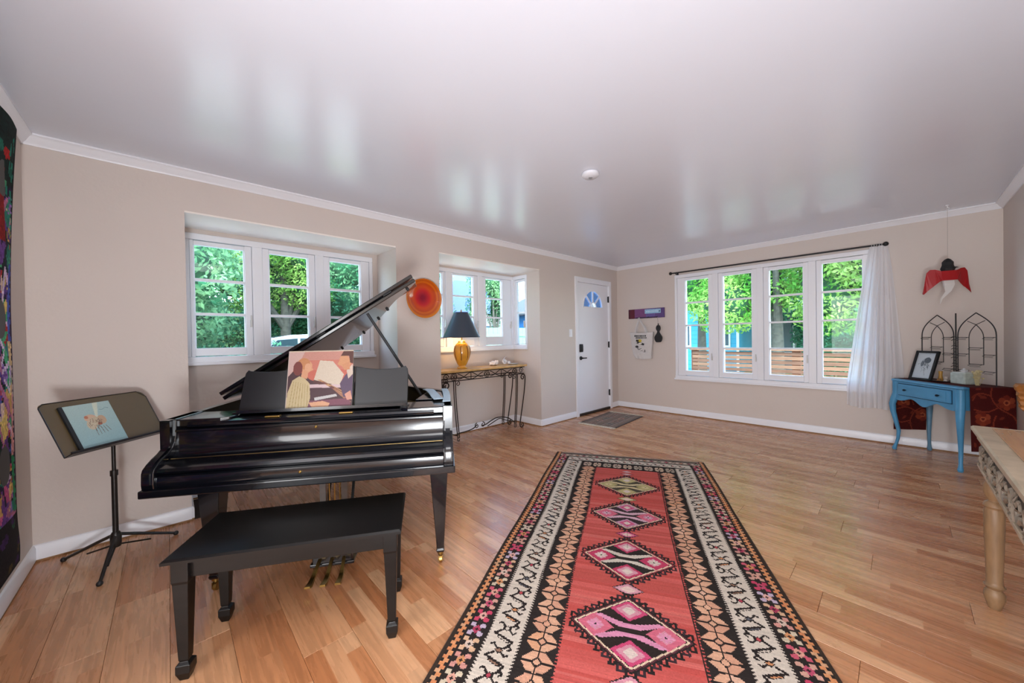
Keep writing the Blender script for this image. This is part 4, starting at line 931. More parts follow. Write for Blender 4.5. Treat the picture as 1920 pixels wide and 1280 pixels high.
# ================================================================ hanging winged ornament
hg = thing('hanging_mobile', 'hanging paper bird mobile with black head, red wings and white tail', 'mobile', (5.49, -.325, 0))
M_redp = mat('red_lacquer', '#a81018', .35); 
ca, sa2 = cos(R(-46)), sin(R(-46))     # wing span direction
SD = Vector((.28, -.96, 0)); NF = Vector((-.96, -.28, 0))
def HP(s_, z_, n_=0): v = SD*s_+NF*n_; return (v.x, v.y, z_)
MB().tube([HP(0, 2.45), HP(0, 1.93)], .0012, 5).build('thread', mat('thread', '#a59c94', .8), hg)
MB().lathe([(.012, 2.449), (.012, 2.442), (.004, 2.44), (.004, 2.42)], 10).tube([HP(0, 2.43), HP(.012, 2.42), HP(.008, 2.405), HP(-.006, 2.41)], .002, 6).build('hook', M_white, hg)
MB().loft([[HP(a*w_, z_, .0+k_*w_*.55) for a, k_ in ((1, 0), (.5, 1), (-.5, 1), (-1, 0), (-.5, -1), (.5, -1))] for w_, z_ in ((.042, 1.812), (.052, 1.835), (.040, 1.87), (.040, 1.90), (.022, 1.925), (.006, 1.935))]).add([HP(.03, 1.86), HP(.075, 1.845), HP(.03, 1.835), HP(.03, 1.848, .02)], [(0, 1, 2), (0, 1, 3), (1, 2, 3)]).build('head', M_blackm, hg)
for q in (-1, 1):
    # wing: curved sheet with thickness
    up_ = [(0, 1.815), (.05, 1.815), (.085, 1.835), (.115, 1.838), (.135, 1.81), (.142, 1.76), (.150, 1.68), (.160, 1.605)]
    lw = [(0, 1.722), (.05, 1.722), (.062, 1.712), (.080, 1.690), (.100, 1.665), (.120, 1.645), (.140, 1.620), (.158, 1.597)]
    rings = []
    for (a, za), (c, zb) in zip(up_, lw):
        n0 = .05-.9*max(0, a-.04)*.6
        rings.append([HP(q*a, za, n0-.02), HP(q*c, zb, n0), HP(q*c, zb, n0-.003), HP(q*a, za, n0-.023)])
    MB().loft(rings).build('wing', M_redp, hg)
MB().loft([[HP(.0-.035, 1.722, .02), HP(.035, 1.722, .02), HP(.035, 1.722, -.01), HP(-.035, 1.722, -.01)], [HP(-.03, 1.68, .02), HP(.04, 1.68, .02), HP(.03, 1.68, -.01), HP(-.03, 1.68, -.01)], [HP(-.02, 1.62, .01), HP(.02, 1.62, .01), HP(.02, 1.62, 0), HP(-.02, 1.62, 0)], [HP(-.05, 1.55, .006), HP(-.035, 1.55, .006), HP(-.035, 1.55, 0), HP(-.05, 1.55, 0)], [HP(-.055, 1.50, .003), HP(-.05, 1.50, .003), HP(-.05, 1.50, 0), HP(-.055, 1.50, 0)]]).build('tail', mat('white_paper', '#d9d4d0', .7), hg)

# ================================================================ blue side table (local x: left->right seen from the room, y: towards the wall)
bt = thing('side_table', 'blue painted side table with cabriole legs and one drawer in the corner', 'table', (5.384, -.2875, 0)); bt.rotation_euler = (0, 0, math.atan2(-.598, -.80))
# rotating by that angle maps local x to E and local y to (0.598,-0.80)
M_blue = mat('blue_paint', '#4c93bd', .4, noise=.10, nscale=7); M_blued = mat('dull_blue_paint', '#5f87a0', .5, noise=.2, nscale=9)
TX, TY = .362, .178
tp_ = [(-TX, -TY+.02), (-TX+.02, -TY), (TX-.02, -TY), (TX, -TY+.02), (TX, TY-.02), (TX-.02, TY), (-TX+.02, TY), (-TX, TY-.02)]
def scp(P, k): return [(a+(-k if a > 0 else k), c+(-k if c > 0 else k)) for a, c in P]
MB().loft([[(*p, z) for p in P] for P, z in ((scp(tp_, .012), .722), (scp(tp_, .002), .726), (tp_, .732), (scp(tp_, .003), .742), (scp(tp_, .010), .746))]).build('top', M_blue, bt, smooth=30)
b = MB(); AX, AY = .335, .152
sc_ = [(-AX, .715)]; n = 40
zlow = lambda s: .535-.018*cos(s*2*pi*2)*(1 if abs(s-.5) < .48 else 1)+.012*cos(s*2*pi*3)
fp = [(-AX, .722), (AX, .722)]+[(AX-2*AX*i/n, zlow(i/n)) for i in range(n+1)]
b.prism(fp, 'y', -AY-.010, -AY+.008); b.prism(fp, 'y', AY-.008, AY+.008)
for x_ in (-1, 1): b.box(x_*AX-.009, x_*AX+.009, -AY, AY, .54, .722)
b.build('apron', M_blue, bt)
MB().box(-.277, .277, -AY-.0115, -AY-.009, .581, .707).build('drawer_gap', mat('blue_shadow_gap', '#1d4560', .8), bt)
dr = MB().box(-.27, .27, -AY-.024, -AY-.009, .588, .700, b=.004).box(-.235, .235, -AY-.027, -AY-.022, .603, .686, b=.003).build('drawer', M_blue, bt)
for x_ in (-.17, .17): MB().lathe([(.006, 0), (.006, .010), (.011, .014), (.009, .024), (.002, .027)], 14).xf(Matrix.Translation((x_, -AY-.026, .645)) @ Matrix.Rotation(R(90), 4, 'X')).build('knob', mat('dark_knob', '#1f2a34', .4, metal=.6), dr, smooth=True)
for sx in (-1, 1):
    for sy in (-1, 1):
        rings = []
        for (o_, h_, z) in ((.0, .030, .722), (.0, .030, .60), (.010, .030, .55), (.022, .027, .48), (.018, .023, .40), (.004, .019, .30), (-.010, .016, .20), (-.006, .014, .12), (.002, .013, .07), (.010, .016, .035), (.014, .020, .018), (.012, .015, 0)):
            cx, cy_ = sx*(AX-.012+o_), sy*(AY-.008+o_); rings.append([(cx+h_*cos(2*pi*i/12)*(1 if z < .5 else 1.05), cy_+h_*sin(2*pi*i/12), z) for i in range(12)])
        MB().loft(rings).build('leg', M_blued if sy > 0 else M_blue, bt, smooth=True)  # rear legs in the duller, more mottled blue
# burgundy brocade cloth across the table
bc = thing('table_cloth', 'burgundy floral brocade cloth draped over the blue table and hanging at both sides', 'cloth', (5.384, -.2875, 0)); bc.rotation_euler = bt.rotation_euler
HW_ = TX+.012
LB = 2*(.55)+2*HW_                       # full developed length
bp_ = Paint(LB, .325, .006, '#48100f')
for k in range(900):
    bp_.disc(rng.uniform(0, LB), rng.uniform(0, .345), .006, .004, ['#3e0d0d', '#521514', '#461010'][k % 3])
rp_ = ['#84351f', '#7a2e1c', '#8f4028', '#6e261a']
def flower(x_, y_, r_):
    for k in range(6): a = 2*pi*k/6; bp_.disc(x_+r_*.62*cos(a), y_+r_*.62*sin(a), r_*.42, r_*.42, rp_[k % 4])
    bp_.disc(x_, y_, r_*.38, r_*.38, '#a35334'); bp_.disc(x_, y_, r_*.18, r_*.18, '#5a1a14')
for ox in (0, LB-.58):
    flower(ox+.16, .26, .062); flower(ox+.30, .09, .060); flower(ox+.42, .25, .055); flower(ox+.50, .10, .045)
    for P in ([(0, .17), (.10, .15), (.20, .20), (.27, .30), (.34, .33)], [(.20, .20), (.24, .12), (.22, .03)], [(.27, .18), (.36, .16), (.46, .19), (.56, .17)], [(.10, .15), (.08, .06), (.14, .02)], [(.36, .16), (.40, .08), (.38, .0)]):
        bp_.line([(v.x, v.y) for v in smoothline([(ox+a, c, 0) for a, c in P], 5)], .011, '#7c3120')
    for k in range(14): bp_.disc(ox+rng.uniform(0, .56), rng.uniform(0, .34), .022, .010, '#6e2a1c', rng.uniform(0, 3))
def clothf(X, Y):
    s = X-LB/2; a_ = np.abs(s); sg = np.sign(s); r_ = .012
    x_ = np.where(a_ < HW_, s, sg*(HW_+.004+.010*(a_-HW_)/.5)); over = np.maximum(0, a_-HW_)
    z = np.where(a_ < HW_, .7475, .7475-over)
    y_ = -.125+Y
    x_ = x_+np.where(a_ >= HW_, .004*np.sin(Y*40)*over*1.5, 0)*sg
    return (x_, y_, z)
bp_.mesh('brocade', mat_attr('brocade', .75, .4, 300), bc, clothf)
# mask: front strip of the top stays blue, so the cloth starts behind the front edge
# picture frame
pf = thing('picture_frame', 'small black picture frame with a pencil portrait sketch leaning on the blue table', 'picture frame')
pf.matrix_world = Matrix.Translation((5.384, -.2875, .749)) @ Matrix.Rotation(math.atan2(-.598, -.80), 4, 'Z') @ Matrix.Translation((-.165, -.06, 0)) @ Matrix.Rotation(R(8), 4, 'Z') @ Matrix.Rotation(R(-17), 4, 'X')
FW, FH = .205, .30
b = MB(); t_ = .020
for q in ((-FW/2, -FW/2+t_, 0, FH), (FW/2-t_, FW/2, 0, FH), (-FW/2, FW/2, 0, t_), (-FW/2, FW/2, FH-t_, FH)): b.box(q[0], q[1], -.012, .008, q[2], q[3])
b.build('frame', M_blackm, pf)
MB().box(-FW/2+.01, FW/2-.01, .004, .010, .01, FH-.01).build('backing', mat('frame_backing', '#b9a07c', .8), pf)
MB().prism([(-.02, .02), (.02, .02), (.014, .20), (-.014, .20)], 'y', .010, .013).build('easel', M_blackm, pf)
fp_ = Paint(.165, .26, .0025, '#b9c3cc'); fp_.rect(.012, .014, .153, .246, '#c3cdd4')
fp_.disc(.085, .165, .034, .042, '#a8b2bb'); fp_.disc(.10, .185, .030, .030, '#55606a'); fp_.disc(.06, .15, .014, .03, '#6b7680')
for k in range(40): x_, y_ = .085+rng.normal(0, .022), .14+rng.normal(0, .035); fp_.line([(x_, y_), (x_+rng.normal(0, .012), y_-abs(rng.normal(0, .02)))], .0028, ['#59646e', '#78838c', '#454f58'][k % 3])
fp_.mesh('drawing', mat_attr('print', .5, 0), pf, lambda X, Y: (X-.0825, X*0-.001, Y+.02))
# black wire gothic rack
wr = thing('wire_rack', 'black wire folding rack with two pointed gothic arches standing on the blue table', 'rack', (5.384, -.2875, .7485)); wr.rotation_euler = bt.rotation_euler
def gothic(xa, xb, z0, zs, zt, y):
    xm_ = (xa+xb)/2; h = zt-zs
    return [(xa, y, z0), (xa, y, zs)]+[(v.x, y, v.z) for v in bez((xa, y, zs), (xa, y, zs+h*.5), (xm_-(xm_-xa)*.45, y, zt-h*.25), (xm_, y, zt), 10)][1:], [(xm_, y, zt)]+[(v.x, y, v.z) for v in bez((xm_, y, zt), (xb-(xb-xm_)*.55, y, zt-h*.25), (xb, y, zs+h*.5), (xb, y, zs), 10)][1:]+[(xb, y, z0)]
YR = .125
for xa, xb in ((-.372, -.045), (-.008, .315)):
    pn = MB(); l1, l2 = gothic(xa, xb, 0, .44, .648, YR); pn.tube(l1, .0042, 7); pn.tube(l2, .0042, 7)
    po = pn.build('arch_panel', M_blackm, wr, smooth=True)
    q_ = (xb-xa); ia, ib = xa+q_*.31, xb-q_*.31; inn = MB(); l1, l2 = gothic(ia, ib, .18, .42, .54, YR)
    inn.tube(l1, .003, 6); inn.tube(l2, .003, 6)
    inn.tube([(xa+q_*.27, YR, .575), ((xa+xb)/2, YR, .54)], .0028, 6); inn.tube([(xb-q_*.27, YR, .575), ((xa+xb)/2, YR, .54)], .0028, 6); inn.tube([(ia, YR, .18), (ib, YR, .18)], .003, 6)
    inn.build('inner_arch', M_blackm, po, smooth=True)
    for (p_, r_, zz) in ((xa, ia, .425), (ib, xb, .425), (ia, ib, .33), (xa, ia, .27), (ib, xb, .27), (ia, ib, .18), (xa, ia, .12), (ib, xb, .12)):
        s_ = MB().tube([(p_, YR, zz), (r_, YR, zz)], .0026, 6)
        s_.tube([(p_+.012, YR, zz), (p_+.012, YR-.022, zz-.012), (r_-.012, YR-.022, zz-.012), (r_-.012, YR, zz)], .0018, 5); s_.tube([(p_+.015, YR-.010, zz-.022), (r_-.015, YR-.010, zz-.022)], .0014, 5)
        s_.build('ledge', M_blackm, po)
b = MB().tube([(-.026, YR, 0), (-.026, YR, .655)], .005, 8)
for k in range(14):
    z_ = .06+.028*k; b.tube([(-.026-.035*cos(k), YR-.010, z_), (-.026, YR-.02, z_+.01), (-.026+.035*cos(k), YR-.010, z_)], .003, 5)
b.build('center_post', M_blackm, wr)
# glass jars etc on the table
def on_table(x_, y_, z_=.7485):
    M_ = Matrix.Rotation(math.atan2(-.598, -.80), 4, 'Z'); v = M_ @ Vector((x_, y_, 0)); return (5.384+v.x, -.2875+v.y, z_)
gb = thing('glass_box', 'clear ribbed glass box with pale contents on the blue table right of the rack post', 'box', on_table(.125, .045), math.atan2(-.598, -.80))
MB().box(-.068, .068, -.04, .04, 0, .10, b=.006).build('box', mat('milky_glass', '#b9c3bb', .2, noise=.15, nscale=30), gb)
MB().box(-.060, .060, -.033, .033, .10, .108, b=.003).build('lid', mat('pale_lid', '#d5dcd8', .3), gb)
pb2 = thing('perfume_bottle', 'tiny clear bottle on top of the ribbed glass box', 'bottle', on_table(.14, .045, .857), 0)
MB().lathe([(.022, 0), (.024, .004), (.024, .018), (.010, .024), (.008, .034), (.001, .036)], 16).build('bottle', mat('pale_glass'), pb2, smooth=True)
yb = thing('dried_flowers', 'small bunch of cream dried flowers beside the glass box on the blue table', 'flowers', on_table(.245, .05), 0)
b = MB()
for k in range(26):
    a = rng.uniform(0, 2*pi); r_ = rng.uniform(.0, .038); h_ = rng.uniform(.05, .13); b.tube([(r_*.4*cos(a), r_*.4*sin(a), 0), (r_*cos(a), r_*sin(a), h_)], .0016, 4); b.sphere((r_*cos(a), r_*sin(a), h_), .009, 7, 5)
b.build('stems', mat('cream_dried', '#cdbf92', .9), yb)
jt = thing('jewelry_tray', 'small dark tray of trinkets and gold pots on the table behind the picture frame', 'tray', on_table(-.02, .02), math.atan2(-.598, -.80))
MB().lathe([(.07, 0), (.085, .010), (.082, .012), (.065, .004)], 24).build('tray', mat('dark_tray', '#2b1a18', .4), jt, smooth=True)
for x_, y_, c_, h_ in ((-.03, 0, '#b98a3e', .10), (.0, .02, '#cfc6bc', .05), (.03, -.01, '#b9b0a6', .035), (-.01, -.03, '#8e6a4a', .03)):
    MB().lathe([(.014, .004), (.018, .012), (.012, h_*.6), (.015, h_)], 14, (x_, y_, 0)).build('trinket', mat('trinket_'+c_[1:], c_, .3), jt, smooth=True)
# wooden carved piece on the right wall
wc = thing('carved_bracket', 'carved honey-coloured wooden bracket on the right wall at the picture edge', 'bracket', (4.86, Y1, .70))
rings = []
for z, w_, dd in ((-.10, .02, .02), (-.085, .035, .03), (-.07, .03, .04), (-.05, .045, .035), (-.02, .035, .045), (.0, .05, .04), (.02, .04, .05), (.045, .055, .045), (.06, .045, .055), (.09, .06, .06), (.105, .065, .05), (.11, .06, .05)):
    rings.append([(-w_*1.3, 0, z), (-w_, dd, z), (w_, dd, z), (w_*1.3, 0, z)])
MB().loft(rings).build('carving', mat('honey_wood', '#b9793c', .45, noise=.25, nscale=20), wc, smooth=25)

# ================================================================ carved table along the right wall
rt_ = thing('carved_table', 'whitewashed carved wooden table with a honey top and fat turned legs', 'table', (0, 0, 0))
XA, XB, YA, YB = 1.30, 2.705, -.226, -.665; ZTP = .80
M_ww = mat('whitewashed_wood', '#b5a48c', .55, noise=.18, nscale=12); M_leg = mat('turned_oak', '#8a6b4c', .5, noise=.18, nscale=10, stretch=(6, 6, 1)); M_top = mat('honey_top', '#b9824a', .22, coat=.3, noise=.12, nscale=6, stretch=(1, 8, 8))
def rectring(k, z): return [(XA+k, YA-k, z), (XB-k, YA-k, z), (XB-k, YB+k, z), (XA+k, YB+k, z)]
MB().loft([rectring(.030, .755), rectring(.022, .765), rectring(.010, .768), rectring(.006, .778), rectring(.0, .782), rectring(.0, .794), rectring(.006, .800), rectring(.05, .800)]).build('top_molding', M_ww, rt_)
MB().box(XA+.055, XB-.055, YB+.055, YA-.055, .800, .8045, b=.001).build('top_panel', M_top, rt_)
b = MB(); k1 = .026
b.box(XA+k1, XB-k1, YA-k1-.022, YA-k1, .622, .757); b.box(XB-k1-.022, XB-k1, YB+k1, YA-k1-.022, .622, .757); b.box(XA+k1, XA+k1+.022, YB+k1, YA-k1-.022, .622, .757); b.box(XA+k1, XB-k1, YB+k1, YB+k1+.022, .622, .757)
for (a, c, e, g) in ((XA+k1-.008, XB-k1+.008, YA-k1, YA-k1+.010),): b.box(a, c, e, g, .618, .634); b.box(a, c, e, g, .742, .757)
b.box(XB-k1, XB-k1+.010, YB+k1, YA-k1+.010, .618, .634); b.box(XB-k1, XB-k1+.010, YB+k1, YA-k1+.010, .742, .757)
apn = b.build('apron', M_ww, rt_, bevel=.002)
# carved leafage in relief along the front apron and the end
def leafage(x_, sgn):
    q = MB(); y0 = YA-k1+.003
    q.tube([v for v in spiral((x_, y0, .688), .040, .010, 200, 200+sgn*430, 26)], [.009-.004*i/26 for i in range(27)], 6)
    for a in range(5):
        an = R(20+a*36)*sgn; p0 = Vector((x_+.02*sgn, y0, .675)); dv = Vector((cos(an)*.062, 0, sin(an)*.058)); nrm = Vector((-dv.z, 0, dv.x))*.22
        q.add([p0, p0+dv*.5+nrm+Vector((0, .012, 0)), p0+dv, p0+dv*.5-nrm+Vector((0, .012, 0)), p0+dv*.5+Vector((0, .003, 0))], [(0, 1, 4), (1, 2, 4), (2, 3, 4), (3, 0, 4)])
    q.tube([(x_+.05*sgn, y0, .63), (x_+.07*sgn, y0+.004, .68), (x_+.05*sgn, y0, .73)], [.006, .010, .004], 6)
    return q
x_ = XB-k1-.07; i = 0
while x_ > XA+.08:
    leafage(x_, 1 if i % 2 else -1).build('carved_scroll', mat('grey_carving', '#94897a', .6, noise=.35, nscale=30), rt_, smooth=50); x_ -= .105; i += 1
db = MB().box(XA+k1+.07, XB-k1-.02, YA-k1-.002, YA-k1+.0015, .635, .740).build('carving_ground', mat('dark_recess_tone', '#4a3f36', .8), rt_)  # dark flat panel behind the carved scrolls
for cx, cy_ in ((XB-.050, YA-.060), (XA+.050, YA-.060), (XB-.050, YB+.05), (XA+.050, YB+.05)):
    MB().box(cx-.030, cx+.030, cy_-.030, cy_+.030, .598, .757, b=.004).lathe([(r_*.70, z_) for r_, z_ in [(.020,.62),(.020,.60),(.030,.575),(.044,.55),(.047,.525),(.040,.50),(.026,.487),(.026,.480),(.042,.470),(.046,.457),(.038,.447),(.044,.435),(.043,.36),(.038,.22),(.034,.12),(.038,.108),(.046,.103),(.038,.094),(.030,.088),(.044,.072),(.046,.052),(.031,.012),(.026,0)][::-1]], 26, (cx, cy_, 0)).build('leg', M_leg, rt_, smooth=True)

# ================================================================ quilt on the near left wall
qp = Paint(1.55, 2.27, .012, '#10241f')
cols = ['#6a3f86', '#8f6cb0', '#c45a8a', '#2e7a6a', '#c99a5a', '#a8302e', '#3a5aa0', '#d0b0a0', '#4aa070', '#e0c070']
for k in range(900): qp.disc(rng.uniform(0, 1.55), rng.uniform(.1, 1.95), rng.uniform(.02, .08), rng.uniform(.01, .05), cols[k % 10], rng.uniform(0, 3))
for k in range(140):
    a, c = rng.uniform(0, 1.5), rng.uniform(.1, 2.0); qp.line([(a, c), (a+rng.uniform(-.15, .15), c+rng.uniform(-.15, .15)), (a+rng.uniform(-.2, .2), c+rng.uniform(-.2, .2))], .02, ['#241a3a', '#d9c0d8', '#5a3a80', '#b06a8a'][k % 4])
qp.rect(0, 1.93, 1.55, 2.27, '#0e2420'); qp.rect(.12, 1.60, 1.43, 1.98, '#8a1414'); 
for k in range(16): qp.disc(.02+.1*k, 1.98+.10*sin(k), .05, .03, ['#17594a', '#b01c1c', '#1c6a58', '#8a1418'][k % 4])
for k in range(40): qp.line([(rng.uniform(0, 1.55), rng.uniform(2.0, 2.25)), (rng.uniform(0, 1.55), rng.uniform(2.0, 2.25))], .006, '#0a1815') if k % 3 == 0 else qp.disc(rng.uniform(0, .1), rng.uniform(1.5, 2.2), .012, .02, '#1f7a66')
qp.rect(0, 1.1, .05, 1.5, '#4a58a8'); qp.rect(0, 1.0, .06, 1.12, '#d9b98a'); qp.rect(0, .28, .05, .55, '#2f8a5a'); qp.rect(0, .55, .05, .9, '#d99a9a'); qp.rect(.0, .85, .04, 1.0, '#c9b0a4')
qp.rect(0, 0, 1.55, .26, '#1a1418')
for k in range(60): qp.disc(rng.uniform(0, 1.55), rng.uniform(0, .26), .03, .02, ['#3a1f4a', '#2a4a3a', '#1a1a1a', '#4a3a20'][k % 4])
for yy_ in np.arange(0, 2.27, .02): qp.rect(0, yy_, .014+.006*(int(yy_*50) % 2), yy_+.02, '#0c0d12' if (yy_ > 1.7 or yy_ < .3) else '#3c2f40')
qp.noise(.18)
ql = thing('wall_quilt', 'multicoloured art quilt with red and dark green top hanging on the near wall', 'quilt', (X0+.008, 0, 0))
def qf(X, Y):
    z = .15+Y; t = (z-.15)/2.27
    edge = 3.055+.20*np.clip((t-.55)/.45, 0, 1)**1.6+.035*np.exp(-((t-.03)/.05)**2)
    return (.010+.006*np.sin(Y*9)*np.sin(X*11), edge-X, z)
qp.mesh('patchwork', mat_attr('quilt_fabric', .9, .6, 120), ql, qf)
MB().box(0, .006, 1.52, 3.04, .16, 2.40).build('batting', M_blackm, ql)

# ================================================================ outdoors
GZ = -.45
struct(MB().box(-30, 60, YW+.7, 70, GZ-.2, GZ).box(XW+T, 60, -40, YW+.7, GZ-.2, GZ).build('ground', mat('lawn', '#85906a', .95, noise=.3, nscale=2)))
def leaves_mesh(name, m, parent, clusters, n, size):
    """clusters: (x,y,z,rx,ry,rz); leaf quads scattered near cluster surfaces"""
    cl_ = np.array(clusters); w = (cl_[:, 3]*cl_[:, 4]+cl_[:, 4]*cl_[:, 5]); w = w/w.sum()
    idx = rng.choice(len(cl_), n, p=w); d_ = rng.normal(size=(n, 3)); d_ /= np.linalg.norm(d_, axis=1)[:, None]
    rad = rng.uniform(.72, 1.08, n)[:, None]; c = cl_[idx, :3]+d_*cl_[idx, 3:]*rad
    a = rng.normal(size=(n, 3)); a /= np.linalg.norm(a, axis=1)[:, None]; b_ = np.cross(a, d_+rng.normal(size=(n, 3))*.6); b_ /= np.linalg.norm(b_, axis=1)[:, None]
    s = rng.uniform(.6, 1.3, n)[:, None]*size
    V = np.stack([c-a*s, c-b_*s*.45, c+a*s, c+b_*s*.45], 1).reshape(-1, 3); F = np.arange(4*n).reshape(-1, 4)
    me = bpy.data.meshes.new(name); me.vertices.add(len(V)); me.vertices.foreach_set('co', V.astype('f').ravel()); me.loops.add(F.size); me.loops.foreach_set('vertex_index', F.ravel().astype('i'))
    me.polygons.add(len(F)); me.polygons.foreach_set('loop_start', np.arange(0, F.size, 4).astype('i')); me.update(); me.materials.append(m)
    o = bpy.data.objects.new(name, me); COL.objects.link(o); o.parent = parent; o['kind'] = 'stuff'; return o
LF = {'bright': mat_leaf('bright_leaf', '#4f8f38', '#a2c86e'), 'mid': mat_leaf('mid_leaf', '#3a7450', '#92bd88'), 'dark': mat_leaf('dark_leaf', '#2a5c46', '#5f9a76')}
M_bark = mat('bark', '#4a4a42', .9, noise=.3, nscale=10)
def tree(label, x_, y_, h, cr, kind='mid', trunk=True, n=9000, low=.35, size=.13, name='tree', cat='tree'):
    t = thing(name, label, cat, (x_, y_, GZ)); cl_ = []
    for k in range(15):
        a = rng.uniform(0, 2*pi); r_ = cr*rng.uniform(.1, .75); zz = h*rng.uniform(low+.08, .92); f_ = 1-.35*abs((zz/h)-.6)
        cl_.append((r_*cos(a)*f_, r_*sin(a)*f_, zz, cr*rng.uniform(.32, .5), cr*rng.uniform(.32, .5), h*rng.uniform(.10, .17)))
    leaves_mesh('crown', LF[kind], t, cl_, n, size)
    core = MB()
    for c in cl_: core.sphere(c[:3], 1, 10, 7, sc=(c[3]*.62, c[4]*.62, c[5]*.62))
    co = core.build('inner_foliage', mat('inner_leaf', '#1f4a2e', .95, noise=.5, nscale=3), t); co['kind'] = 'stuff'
    if trunk:
        b = MB().tube([(0, 0, 0), (.05, .02, h*.3), (-.03, 0, h*.6)], [cr*.085, cr*.06, cr*.03], 10)
        for q in (-1, 1, .4): b.tube([(.03, 0, h*.26), (q*cr*.3, q*.1, h*.45), (q*cr*.5, -q*.2, h*.65)], [cr*.045, cr*.03, cr*.015], 8)
        b.build('trunk', M_bark, t, smooth=True)
    return t
# beyond window 1 (leaves fill the view), n1 looks along +y
tree('broad leafy tree filling the left sash of the three-part window', -1.1, 10.2, 7.5, 2.7, 'mid', n=41600, low=.18, size=0.067)
tree('green tree with a forked trunk behind the middle sash of the three-part window', 3.6, 17.8, 8.5, 3.1, 'bright', n=38400, low=.31, size=0.072)
tree('dense dark green tree behind the right sash of the three-part window', 6.0, 13.0, 8.0, 2.6, 'mid', n=35200, low=.22, size=0.067)
tree('tall dark tree at the far side of the street left of the forked tree', -1.0, 18.5, 11, 4.2, 'dark', n=38400, low=.1, size=0.096)
tree('tall dark tree at the far side of the street behind the parked car', 5.0, 21.0, 12, 4.8, 'dark', n=38400, low=.12, size=0.096)
# beyond window 2
tree('light green tree over the lavender roof beyond the narrow bay', 12.5, 19, 9, 2.6, 'mid', n=25600, low=.45, size=0.072)
tree('leafy tree hanging in front of the pale fence beyond the narrow bay', 8.8, 10.3, 5.2, 1.0, 'mid', n=16000, low=.45, size=0.043)
# beyond window 3
tree('bright green tree behind the leftmost sash of the four-part window', 13.5, 4.7, 7.0, 2.0, 'bright', n=32000, low=.36, size=0.062)
tree('green tree with a visible trunk behind the third sash of the four-part window', 12.5, 2.35, 7.5, 2.3, 'bright', n=36000, low=.21, size=0.062)
tree('large bright tree behind the curtained sash of the four-part window', 12.0, -.2, 7.0, 2.2, 'bright', n=35200, low=.38, size=0.062)
tree('dark tree between the turquoise house and the grey house', 17.5, 3.6, 8.0, 2.2, 'dark', n=28800, low=.15, size=0.077)
tree('tall dark tree far behind the grey neighbouring house', 26.0, .5, 12.0, 5.5, 'dark', n=38400, low=.15, size=0.115)
tree('tall dark tree far behind the turquoise house', 26.0, 9.0, 12.0, 5.0, 'mid', n=38400, low=.2, size=0.115)
tree('dark leafy tree low behind the hedge beyond the curtained sash', 16.3, 1.2, 4.6, 1.6, 'dark', n=26000, low=.1, size=.06)
# hedge
hb = thing('hedge', 'dark clipped hedge outside behind the deck railing near the curtain', 'hedge', (13.5, -.2, GZ))
leaves_mesh('foliage', LF['dark'], hb, [(0, y_, .9, .5, .6, .85) for y_ in np.arange(-2.5, 2.0, .6)], 14000, .045)
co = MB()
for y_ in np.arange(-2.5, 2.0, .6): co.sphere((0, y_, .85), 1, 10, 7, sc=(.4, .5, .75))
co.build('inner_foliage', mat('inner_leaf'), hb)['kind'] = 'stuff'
h2_ = thing('hedge', 'dark clipped hedge across the front garden beyond the three-part window', 'hedge', (1.2, 9.0, GZ))
leaves_mesh('foliage', LF['dark'], h2_, [(x_, 0, .8, .6, .45, .85) for x_ in np.arange(-2.6, .6, .6)], 14000, .045)
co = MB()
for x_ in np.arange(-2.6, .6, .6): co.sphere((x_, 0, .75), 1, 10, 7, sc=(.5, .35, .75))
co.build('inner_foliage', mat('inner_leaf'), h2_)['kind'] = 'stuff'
h3_ = thing('hedge', 'tall overgrown hedge row across the street beyond the three-part window', 'hedge', (3, 25, GZ))
leaves_mesh('foliage', LF['mid'], h3_, [(x_, rng.uniform(-.4, .4), rng.uniform(1.2, 3.2), 1.3, .8, 1.5) for x_ in np.arange(-9, 8, .8)], 26000, .10)
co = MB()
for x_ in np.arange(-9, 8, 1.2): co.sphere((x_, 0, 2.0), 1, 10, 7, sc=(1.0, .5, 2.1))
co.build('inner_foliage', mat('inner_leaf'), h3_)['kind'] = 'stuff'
# deck with horizontal-slat railing
M_cedar = mat('cedar', '#7a5a48', .7, noise=.2, nscale=5, stretch=(4, 1, 6)); M_ced2 = mat('cedar_light', '#8c6b55', .7, noise=.2, nscale=5, stretch=(4, 1, 6))
dkk = sempty('deck', (0, 0, 0))
for k in range(20):
    x_ = XW+T+.02+k*.105; MB().box(x_, x_+.098, -2.2, 3.3, -.12, -.09).build('deck_board', M_ced2, dkk)
MB().box(XW+T, 8.05, -2.2, 3.3, GZ, -.13).build('deck_frame', M_cedar, dkk)
rl = thing('deck_railing', 'brown wooden deck railing of horizontal slats seen through the four-part window', 'railing', (8.0, 0, 0))
for y_ in (2.92, 1.23, -.50, -2.1): MB().box(-.045, .045, y_-.06, y_+.06, -.09, .93).build('post', mat('cedar_post', '#80523c', .7), rl)
for k in range(12): MB().box(-.062, -.046, -2.15, 2.95, -.005+k*.077, .056+k*.077).build('slat', M_cedar if k % 2 else M_ced2, rl)
MB().box(-.09, .07, -2.2, 3.0, .93, .965).build('top_rail', M_ced2, rl)
